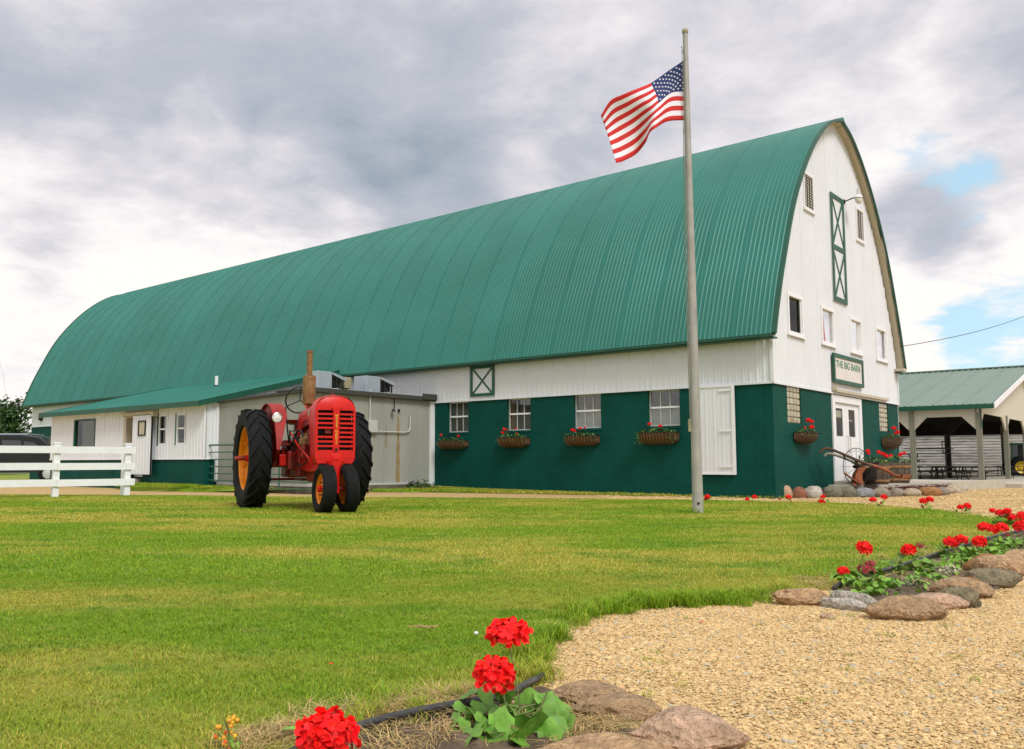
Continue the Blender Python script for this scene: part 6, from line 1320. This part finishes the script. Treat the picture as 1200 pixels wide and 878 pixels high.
# ------------------------------------------------------------------ wall baskets with geraniums
def basket(lbl, mf, a0, a1, zt_, zb, seed, heads, trail=0, proj=.26, rnd_=False):
    """trough hung on the wall; built in barn axes then left top-level"""
    am = (a0+a1)/2; base = mf(am, 0, zb); t = thing('wall_basket', lbl, 'planter', W(*base), AZ, 'coconut lined wall baskets of geraniums'); wd = (a1-a0)/2; h = zt_-zb
    lf_ = (lambda a, d, z: mf(a, d, z))
    n_ = 10; secs = []
    for i in range(n_+1):
        q = -1+2*i/n_; x = q*wd; e = (1-abs(q)**(5 if not rnd_ else 2.2))**.5 if abs(q) < 1 else .0; e = max(e, .35 if not rnd_ else .12)
        pr_ = [lf_(x, -.012, h)]+[lf_(x*(.9+.1*math.sin(k*math.pi/12)), -.012-proj*e*math.cos(k*math.pi/12)**.8 if k < 6 else -.012, h*(1-math.sin(k*math.pi/12)*(.55+.45*e))) for k in range(7)]
        secs.append([Vector(p) for p in pr_])
    mb = MB(); mb.loft(secs); ln = mb.build('liner', 'coco', t, smooth=50); fixn(ln)
    if rnd_ is False:
        for i in range(13):
            q = -.96+1.92*i/12; x = q*wd; e = max((1-abs(q)**5)**.5, .35); mb = MB()
            mb.tube([lf_(x+.02, -.012-(proj+.008)*e*math.cos(k*math.pi/12)**.8, h*(1-math.sin(k*math.pi/12)*(.55+.45*e))-.004) for k in range(6)], .0055, 5); mb.build('wire', 'rust', t)
    mb = MB(); mb.tube([lf_(-wd, -.012, h), lf_(-wd*.98, -.012-proj*.5, h), lf_(-wd*.8, -.012-proj, h), lf_(wd*.8, -.012-proj, h), lf_(wd*.98, -.012-proj*.5, h), lf_(wd, -.012, h)], .009, 6); mb.build('rim', 'iron', t)
    rd = random.Random(seed); mb = MB(); c = lf_(0, -.13, h-.02); add_leafs(mb, c, (wd*.95, .16, .13) if mf is gab else (.16, wd*.95, .13), 190, .024, rd)
    for _ in range(30+40*trail):
        q = rd.uniform(-1, 1) if not trail else rd.choice((-1, 1, 1))*rd.uniform(.75, 1.05)*(1 if mf is gab else 1); c = lf_(q*wd, -.15-rd.uniform(0, .14), h-rd.uniform(0, .10+.16*trail)); add_leafs(mb, c, (.03, .03, .02), 1, .022, rd)
    o = mb.build('foliage', 'leafdk', t); o['kind'] = 'stuff'
    for q, dz, rr in heads: p = Vector(lf_(q*wd, -.15, h+dz)); stem(t, lf_(q*wd*.6, -.13, h), p); head(t, p, rr*.8, int(abs(q)*10))
    return t
basket('wall basket with two small red flowers under the leftmost barn window, beside the white post', side, 8.03, 8.99, 1.28, 1.07, 1, [(.72, .16, .042), (-.55, .12, .042)])
basket('wall basket with flowers clustered at its left under the window with the wooden board', side, 6.05, 6.97, 1.32, 1.09, 2, [(.50, .22, .045), (.62, .13, .05), (.3, .2, .03), (-.3, .22, .03), (-.35, .1, .03)])
basket('wall basket with three red flowers in a row under the third barn window', side, 4.06, 4.96, 1.33, 1.10, 3, [(.45, .14, .05), (.0, .17, .045), (-.3, .19, .03), (.3, .11, .035)])
basket('wall basket with trailing pale vine under the barn window nearest the flagpole', side, 2.07, 3.0, 1.36, 1.11, 4, [(.35, .19, .05), (-.2, .14, .045)], trail=1)
basket('round coconut basket of red flowers under the glass block window left of the door', gab, 1.00, 1.95, 1.34, 1.10, 5, [(.0, .26, .065), (.35, .12, .07), (.45, .24, .05), (-.45, .10, .03)], rnd_=True, proj=.30)
basket('round coconut basket of red flowers at the right end of the barn front', gab, 7.05, 8.15, 1.36, 1.06, 6, [(.15, .26, .075), (.72, .16, .075), (.3, .12, .04)], rnd_=True, proj=.34)
hs_ = W(-.75, 9.0, 0); ho = thing('hosta', 'leafy green hosta clump at the foot of the white corner post', 'plant', (hs_.x, hs_.y, .05))
mb = MB(); rdh = random.Random(2)
for _ in range(170):
    a = rdh.uniform(0, 6.28); r = rdh.uniform(.02, .34); v = rdh.uniform(.5, 1.25); mb.tint = (v*1.1, v*.9, v*1.6); l = rdh.uniform(.07, .14); up_ = rdh.uniform(.05, .22)*(1.2-r*2)
    b0 = Vector((r*math.cos(a)*1.25, r*math.sin(a)*.8, up_)); d = Vector((math.cos(a), math.sin(a), rdh.uniform(-.5, .4))).normalized(); e = Vector((-math.sin(a), math.cos(a), 0)); mb.add([b0, b0+d*l*.5+e*l*.28, b0+d*l-Vector((0, 0, l*.25)), b0+d*l*.5-e*l*.28], [(0, 1, 2), (0, 2, 3)])
o = mb.build('foliage', 'leafdk', ho); o['kind'] = 'stuff'
tw = thing('straw_twist', 'twist of dead grass lying on the lawn behind the foreground geranium', 'dead grass', gnd(495, 748)+Vector((0, 0, .04))); mb = MB()
for k in range(5): mb.tube([(random.gauss(0, .015)-.03+.022*i, random.gauss(0, .012)+.012*math.sin(i*2+k), random.uniform(0, .012)) for i in range(5)], .0016, 4)
mb.build('strands', 'straw', tw)

# ------------------------------------------------------------------ open picnic shelter
US, UE, UR = 16.64, 33.0, 24.8; VS0 = -.44; VS1 = 11.0; sh = thing('picnic_shelter', 'open-sided picnic shelter with pale green metal roof right of the barn', 'shelter', CB, AZ)
EZ, RZ_ = 2.72, 4.66; RO = -.95; rzf = lambda u: EZ+(min(u, 2*UR-u)-(US-.1))*(RZ_-EZ)/(UR-US+.1)
npn = 13; pwid = .92
for s in (1, -1):
    mb = MB(); ys = []
    for r in range(4):
        for a, h in ((0, .03 if r else .04), (.10, .03 if r else .04), (.2, 0), (.9, 0)): ys.append(((r+a)*pwid/4, h))
    ys.append((pwid, .035)); ends = (US-.25, UR) if s > 0 else (UE+.25, UR)
    mb.add([(u, y, rzf(u)+h) for y, h in ys for u in ends], [(2*i, 2*i+1, 2*i+3, 2*i+2) for i in range(len(ys)-1)]); p0 = mb.build('roof_panel', 'shroof', sh, loc=(0, RO, 0)); fixn(p0)
    for i in range(1, npn): c = p0.copy(); COL.objects.link(c); c.location = (0, RO+i*pwid, 0)
mb = MB(); mb.bx((UR-.15, RO-.02, RZ_+.0), (UR+.15, RO+npn*pwid, RZ_+.05)); mb.build('ridge_cap', 'shroof', sh)
mb = MB(); mb.bx((US-.28, RO-.02, rzf(US-.25)-.15), (US-.252, RO+npn*pwid, rzf(US-.25)+.01)); mb.build('eave_fascia', 'trim', sh)
mb = MB()
for u0, u1 in ((US-.28, UR), (UR, UE+.28)):
    mb.add([(u, y, rzf(u)+dz) for y in (RO-.045, RO-.005) for u in (u0, u1) for dz in (-.16, .03)], [(0, 1, 3, 2), (4, 6, 7, 5), (0, 4, 5, 1), (2, 3, 7, 6), (1, 5, 7, 3), (0, 2, 6, 4)])
fixn(mb.build('rake_fascia', 'white2', sh))
mb = MB()
for u0, u1 in ((US-.25, UR), (UR, UE+.25)): mb.add([(u, y, rzf(u)-.05) for y in (RO, RO+npn*pwid) for u in (u0, u1)], [(0, 1, 3, 2)])
mb.build('roof_deck', 'ceiling', sh); mb = MB()
for u0, u1 in ((US-.25, UR), (UR, UE+.25)): mb.add([(u, y, rzf(u)-.06) for y in (RO, VS0-.03) for u in (u0, u1)], [(0, 1, 3, 2)])
mb.build('soffit', 'soffit', sh)
# gable infill with arched openings
mb = MB()
def gpoly(pts): mb.ext([(u, VS0-.03, z) for u, z in pts], (0, .06, 0))
posts_u = [US, 21.3, 25.4, 29.2, UE]
gpoly([(US-.1, 2.42), (US-.1, rzf(US-.1)-.06), (UR, RZ_-.06), (UE+.1, rzf(UE+.1)-.06), (UE+.1, 2.42)][::1])
for a, b in zip(posts_u, posts_u[1:]): gpoly([(a, 2.43), (a, 1.85), (a+.75, 2.43)]); gpoly([(b, 2.43), (b-.75, 2.43), (b, 1.85)])
fixn(mb.build('gable_infill', 'cream', sh))
mb = MB()
posts_v = [VS0, 1.66, 4.2, 6.7, 9.2]
for uu_, side_d in ((US, 0),):
    mb.bx((uu_-.03, VS0+.03, 2.30), (uu_+.03, VS1, EZ-.02))
    for a, b in zip(posts_v, posts_v[1:]): mb.ext([(uu_-.03, a+.05, 2.30), (uu_-.03, a+.05, 1.80), (uu_-.03, a+.52, 2.30)], (.06, 0, 0)); mb.ext([(uu_-.03, b, 2.30), (uu_-.03, b-.48, 2.30), (uu_-.03, b, 1.80)], (.06, 0, 0))
fixn(mb.build('side_infill', 'cream', sh)); mb = MB(); mb.bx((UE-.03, VS0+.03, 2.12), (UE+.03, VS1, 2.9)); mb.build('rear_beam', 'ceiling', sh); mb = MB(); mb.bx((US+.2, VS1-.03, 2.12), (UE-.1, VS1+.03, 2.9)); mb.build('end_beam', 'ceiling', sh)
for u in (US, UE):
    for v in posts_v: mb = MB(); mb.bx((u-.08, v-.08, SF), (u+.08, v+.08, 2.6)); mb.build('post', 'post', sh)
for u in posts_u[1:-1]: mb = MB(); mb.bx((u-.08, VS0-.08, SF), (u+.08, VS0+.08, 2.5)); mb.build('post', 'post', sh)
mb = MB(); mb.bx((US-.10, VS0-.10, 1.9), (US+.0, VS0-.082, 2.65)); mb.build('corner_trim', 'trim', sh)
for u, vs_ in ((21.3, (1.55, 5.2, 8.6)),):
    for v in vs_: mb = MB(); mb.bx((u-.07, v-.07, SF), (u+.07, v+.07, 2.9)); mb.build('inner_post', 'ceiling', sh)  # near-black colour stands in for the backlit shade on inner posts
    mb = MB(); mb.bx((u-.05, VS0+.1, 2.5), (u+.05, VS1, 2.75))
    for v in vs_:
        for s in (-1, 1): mb.ext([(u-.04, v, 2.5), (u-.04, v+s*.75, 2.5), (u-.04, v, 1.75)], (.08, 0, 0))
    fixn(mb.build('beam', 'ceiling', sh))
# picnic tables under the shelter
tproto = None
def ptable(lbl, u, v, rz, z=SF, flip=False):
    global tproto
    if tproto is None:
        t = thing('picnic_table', lbl, 'table', (0, 0, 0), 0, 'picnic tables under the shelter')
        for k in range(4): mb = MB(); mb.bx((-.9, -.34+k*.175, .70), (.9, -.34+k*.175+.16, .74)); mb.build('top_plank', 'table', t)
        for s in (-1, 1): mb = MB(); mb.bx((-.9, s*.72-.12, .42), (.9, s*.72+.12, .455)); mb.build('bench', 'table', t)
        for x in (-.62, .62):
            mb = MB(); mb.tube([(x, -.80, .40), (x, -.5, .40), (x, -.30, .69), (x, .30, .69), (x, .5, .40), (x, .80, .40)], .022, 6); mb.tube([(x, -.62, .02), (x, -.3, .69)], .022, 6); mb.tube([(x, .62, .02), (x, .3, .69)], .022, 6); mb.tube([(x, -.62, .02), (x, .62, .02)], .022, 6); mb.build('tube_leg', 'iron', t, smooth=60)
        tproto = t
    else: t = copy_tree(tproto); t['label'] = lbl
    t.scale = (.8, .8, .62); t.location = W(u, v, z); t.rotation_euler = (R(180) if flip else 0, 0, AZ+rz)
    return t
ptable('picnic table nearest the shelter corner post', 18.2, .9, R(90)); ptable('picnic table in the middle of the front row under the shelter', 18.3, 3.2, R(90))
ptable('picnic table just left of the left shelter post', 18.1, 5.6, R(90)); ptable('picnic table in the second row behind the corner post', 20.8, .8, R(90)); ptable('picnic table in the second row between the two front posts', 21.2, 3.4, R(90))
ptable('picnic table in the back of the shelter by the weathered wall', 24.5, 1.6, R(90)); ptable('upside-down picnic table stacked on the one left of the post', 18.1, 5.6, R(80), SF+.92, True); ptable('upside-down picnic table stacked on the middle front row table', 18.3, 3.3, R(95), SF+.92, True)
ptable('picnic table deepest inside the shelter on the left', 22.5, 6.0, R(90))
ptable('picnic table turned endwise beside the front corner post', 17.5, .3, R(70)); ptable('picnic table close behind the front row in the middle', 19.5, 2.0, R(85)); ptable('picnic table close behind the left shelter post', 19.4, 4.2, R(95))
ptable('picnic table in the third row near the inner post', 22.6, 1.9, R(88)); ptable('picnic table in the third row toward the open right end', 22.8, .2, R(92)); ptable('picnic table in the fourth row against the shed', 26.5, 2.6, R(90)); ptable('picnic table in the far row by the right end of the shed', 28.5, .6, R(90))
ptable('upside-down picnic table on top of the table behind the left post', 19.4, 4.3, R(100), SF+.92, True); ptable('front row picnic table between barn corner and left post', 17.6, 4.6, R(80)); ptable('second picnic table of the front row left of centre', 17.6, 2.3, R(92))
ptable('upside-down picnic table at the top of the stack nearest the left post', 18.1, 1.5, R(95), SF+1.38, True); ptable('table leaning high on the stack beside the barn corner', 18.2, 3.7, R(80), SF+1.38, True)
ptable('upside-down table on the front row near the inner post', 17.6, 2.4, R(88), SF+.92, True)
# weathered board shed behind the shelter
ws = thing('weathered_shed', 'old shed with peeling white horizontal boards behind the shelter', 'shed', W(34.8, 0, 0), AZ)
wv0, wv1 = -.35, 14.; zt2 = 2.30; nb_ = 15; b0m = None
L0, L1 = -2.1, 14
for r in range(nb_):
    z = .05+(zt2-.05)*r/nb_; hh = (zt2-.05)/nb_; segs = [(L0, L0+3.1+.7*((r*37) % 5)), (L0+3.1+.7*((r*37) % 5), L1)]
    for a, b in segs:
        mb = MB(); mb.add([(-.03, a+.005, z), (-.03, b-.005, z), (-.004, b-.005, z+hh*.98), (-.004, a+.005, z+hh*.98), (.02, a+.005, z), (.02, b-.005, z)], [(0, 3, 2, 1), (0, 1, 5, 4), (0, 4, 3), (1, 2, 5)]); mb.build('board', 'board', ws)
mb = MB(); mb.bx((.0, L0, 0), (5, L1, zt2)); mb.build('wall', 'board', ws); mb = MB(); mb.bx((-.12, L0-.1, zt2), (5.1, L1, zt2+.09)); mb.build('roof_edge', 'soffit', ws)
mb = MB(); mb.bx((-.06, L0-.06, 0), (.0, L0+.10, zt2)); mb.build('corner_board', 'white2', ws)
mb = MB(); mb.add([(-.1, L0-.1, zt2+.09), (-.1, L1, zt2+.09), (5.1, L1, zt2+.16), (5.1, L0-.1, zt2+.16), (5.1, L0-.1, zt2+.09), (5.1, L1, zt2+.09)], [(0, 1, 2, 3), (0, 3, 4), (1, 5, 2)]); mb.build('roof', 'shroof', ws)
sp_ = pix(1186.5, 559, 49); gb_ = thing('grain_bin', 'narrow silver grain bin seen past the end of the weathered shed', 'silo', (sp_.x, sp_.y, 0))
mb = MB(); prf = []
for k in range(30): prf += [(.20+.006*(k % 2), .0+k*.11)]
mb.lathe(prf+[(0, 3.4)], n=24); mb.build('body', 'conduit', gb_, smooth=40)
# green tractor at the far right edge
gtp = pix(1205, 562, 42); gt2 = thing('green_tractor', 'green tractor with yellow wheel parked at the far right edge', 'tractor', (gtp.x, gtp.y, 0), R(160))
for (x, y, r, wd_) in ((.4, .75, .52, .3), (.4, -.75, .52, .3), (-1.6, .6, .40, .2), (-1.6, -.6, .40, .2)):
    mb = MB(); mb.lathe([(r*.55, -wd_/2), (r*.9, -wd_/2), (r, -wd_*.3), (r, wd_*.3), (r*.9, wd_/2), (r*.55, wd_/2)], ax='y', n=24, closed=True); wh = mb.build('tyre', 'tyre', gt2, smooth=40, loc=(x, y, r)); fixn(wh)
    mb = MB(); mb.lathe([(r*.56, -.06), (r*.3, .03), (.0, .05)], ax='y', n=20); mb.lathe([(r*.56, .06), (r*.3, -.03), (0, -.05)], ax='y', n=20); mb.build('rim', 'jdyellow', wh, smooth=40)
mb = MB(); mb.bx((-2.0, -.33, .75), (-.4, .33, 1.28)); mb.build('hood', 'jdgreen', gt2, bevel=.06); mb = MB(); mb.bx((-2.0, -.2, .45), (.5, .2, .8)); mb.build('frame', 'jdgreen', gt2, bevel=.03)
mb = MB(); mb.bx((-.4, -.6, .75), (.75, .6, 1.0)); mb.build('platform', 'jdgreen', gt2); mb = MB(); mb.bx((-.3, -.55, 1.0), (.7, .55, 1.55)); mb.build('cab_glass', 'carglass', gt2); mb = MB(); mb.bx((-.4, -.65, 1.55), (.8, .65, 1.65)); mb.build('cab_roof', 'jdgreen', gt2, bevel=.03)
for x in (-.33, .72):
    for y in (-.58, .58): mb = MB(); mb.bx((x-.03, y-.03, .9), (x+.03, y+.03, 1.56)); mb.build('cab_pillar', 'jdgreen', gt2)
# power line to the barn gable
wr = thing('power_line', 'thin black power line running from the barn roof to the upper right', 'cable', W(8.9, .3, 3.9)); a_ = W(8.9, .3, 3.9); b_ = pix(1205, 386, 40); b2_ = b_+(b_-a_)*.35+Vector((0, 0, 1.2))
mb = MB(); n_ = 24; cpts = []
for k in range(n_+1): t = k/n_; p = a_.lerp(b2_, t); p.z -= 4*.3*t*(1-t); cpts.append(p-a_)
mb.tube(cpts, .011, 5); mb.build('wire', 'black', wr); up = thing('utility_pole', 'wooden utility pole outside the right edge of the frame', 'pole', (b2_.x, b2_.y, 0)); mb = MB(); mb.tube([(0, 0, 0), (0, 0, b2_.z+.5)], .14, 10); mb.build('shaft', 'post', up); mb = MB(); mb.bx((-.9, -.05, b2_.z+.05), (.9, .05, b2_.z+.17)); mb.build('crossarm', 'post', up)
mb = MB(); lw = thing('guy_wire', 'faint thin overhead wire at the far left above the tree', 'cable', pix(9, 478, 30)); q_ = pix(9, 478, 30); mb.tube([(0, 0, 0), pix(4, 440, 30)-q_, pix(-12, 380, 30)-q_], .007, 4); mb.build('wire', 'conduit', lw)

# ------------------------------------------------------------------ van and tree at the left
vn = thing('van', 'dark van with a pale reflecting roof parked behind the white fence', 'van', (-17.35, 33.0, 0), R(4))
prof = [(-2.5, .45), (-2.55, .95), (-2.45, 1.15), (-2.25, 1.62), (-1.9, 1.72), (.6, 1.74), (1.25, 1.64), (1.95, 1.10), (2.55, .98), (2.62, .55), (2.5, .38), (-2.4, .35)]
def vsec(y, k, dz): return [Vector((x*k, y, .35+(z-.35)*(1-dz) if z > 1.2 else z)) for x, z in prof]
mb = MB(); mb.loft([vsec(-.92, .985, .02), vsec(-.88, 1, 0), vsec(-.55, 1, -.015), vsec(.55, 1, -.015), vsec(.88, 1, 0), vsec(.92, .985, .02)]); bd = mb.build('body', 'carpaint', vn, smooth=35); fixn(bd)
for i, pg in enumerate(([(-2.1, 1.18), (-1.98, 1.52), (-1.35, 1.54), (-1.35, 1.18)], [(-1.25, 1.18), (-1.25, 1.54), (-.15, 1.54), (-.15, 1.18)], [(-.05, 1.18), (-.05, 1.54), (.62, 1.52), (.62, 1.18)], [(.72, 1.18), (.72, 1.50), (1.05, 1.46), (1.45, 1.18)])):
    for s in (-1, 1): mb = MB(); mb.ext([(x, s*.925, z) for x, z in pg], (0, -s*.02, 0)); fixn(mb.build('window', 'carglass', vn))
mb = MB(); mb.add([(1.28, -.78, 1.60), (1.28, .78, 1.60), (1.93, .80, 1.14), (1.93, -.80, 1.14)], [(0, 1, 2, 3)]); mb.build('windscreen', 'carglass', vn, loc=(.012, 0, .012))
mb = MB(); mb.bx((-2.15, -.72, 1.735), (.75, .72, 1.785)); mb.build('roof_panel', 'steel', vn, bevel=.02); mb = MB(); mb.bx((-2.3, -.915, 1.10), (1.7, -.932, 1.125)); mb.build('chrome_strip', 'chrome', vn)  # pale roof sheet puts the dark roof's reflection in as colour
for x in (-1.55, 1.6):
    for s in (-1, 1):
        mb = MB(); mb.lathe([(.19, -.1), (.32, -.1), (.335, -.06), (.335, .06), (.32, .1), (.19, .1)], ax='y', n=24, closed=True); wh = mb.build('wheel', 'tyre', vn, smooth=40, loc=(x, s*.86, .335)); fixn(wh)
        mb = MB(); mb.lathe([(.2, s*.06), (.08, s*.085), (0, s*.085)], ax='y', n=18); mb.build('rim', 'conduit', wh, smooth=40)
mb = MB(); mb.bx((-2.58, -.6, .5), (-2.5, .6, .62)); mb.bx((2.52, -.8, .45), (2.66, .8, .62)); mb.build('bumper', 'iron', vn)
def tree(lbl, x, y, h, r, seed, nleaf=5200, ls=.14):
    t = thing('broadleaf_tree', lbl, 'tree', (x, y, 0)); rd = random.Random(seed); br = MB(); tips = []
    br.tube([(0, 0, -.2), (.05, 0, h*.3), (.0, .05, h*.62), (0, 0, h*.9)], [.17, .13, .08, .02], 8)
    for k in range(16):
        a = k*2.4+rd.uniform(-.3, .3); z0 = h*rd.uniform(.22, .8); l = r*rd.uniform(.6, 1.0)*(1.15-.7*max(0, z0/h-.35)); e = Vector((math.cos(a)*l, math.sin(a)*l, z0+l*rd.uniform(.15, .55)))
        m_ = Vector((math.cos(a)*l*.5, math.sin(a)*l*.5, z0+l*.12)); br.tube([(0, 0, z0), m_, e], [.055, .035, .01], 6); tips += [(e, .9), (m_*.4+e*.6, .8), (m_, .6)]
    tips.append((Vector((0, 0, h*.92)), .7)); br.build('trunk', 'bark', t, smooth=60); mb = MB()
    for _ in range(nleaf):
        c, s = rd.choice(tips); p = c+Vector((rd.gauss(0, 1), rd.gauss(0, 1), rd.gauss(0, .75)))*r*.19*s*1.3
        if p.z < .5: continue
        v = rd.uniform(.55, 1.5); mb.tint = (v*rd.uniform(.9, 1.25), v, v*.9); n_ = Vector((rd.gauss(0, 1), rd.gauss(0, 1), rd.gauss(0, 1)+.6)).normalized(); a = n_.orthogonal().normalized(); b = n_.cross(a); l = ls*rd.uniform(.5, 1.2)
        mb.add([p-a*l, p+b*l*.5, p+a*l, p-b*l*.5], [(0, 1, 2, 3)])
    mb.build('crown', 'treeleaf', t); return t
tree('bushy dark green tree beyond the van at the left edge', -31.2, 55, 4.15, 2.5, 5, 15000, .17)
tree('lower green tree further left behind the van', -35.5, 58, 3.9, 2.4, 6, 11000, .18)
# far tree line closing the horizon
mb = MB(); rdt = random.Random(3)
for k in range(2600):
    a = rdt.uniform(-1.5, 1.5); rr = rdt.uniform(520, 560); x, y = rr*math.sin(a), rr*math.cos(a); v = rdt.uniform(.6, 1.2); mb.tint = v; hh = rdt.uniform(2, 6)*(1+.5*math.sin(a*23)); z = rdt.uniform(0, hh); s_ = rdt.uniform(1.2, 3.2)
    mb.add([(x-s_, y, z), (x, y+s_, z+s_*.4), (x+s_, y, z+s_), (x, y-s_, z-s_*.4)], [(0, 1, 2, 3)])
tag(mb.build('far_tree_line', 'treeleaf'), 'distant low line of trees on the horizon', 'trees', None, 'stuff')
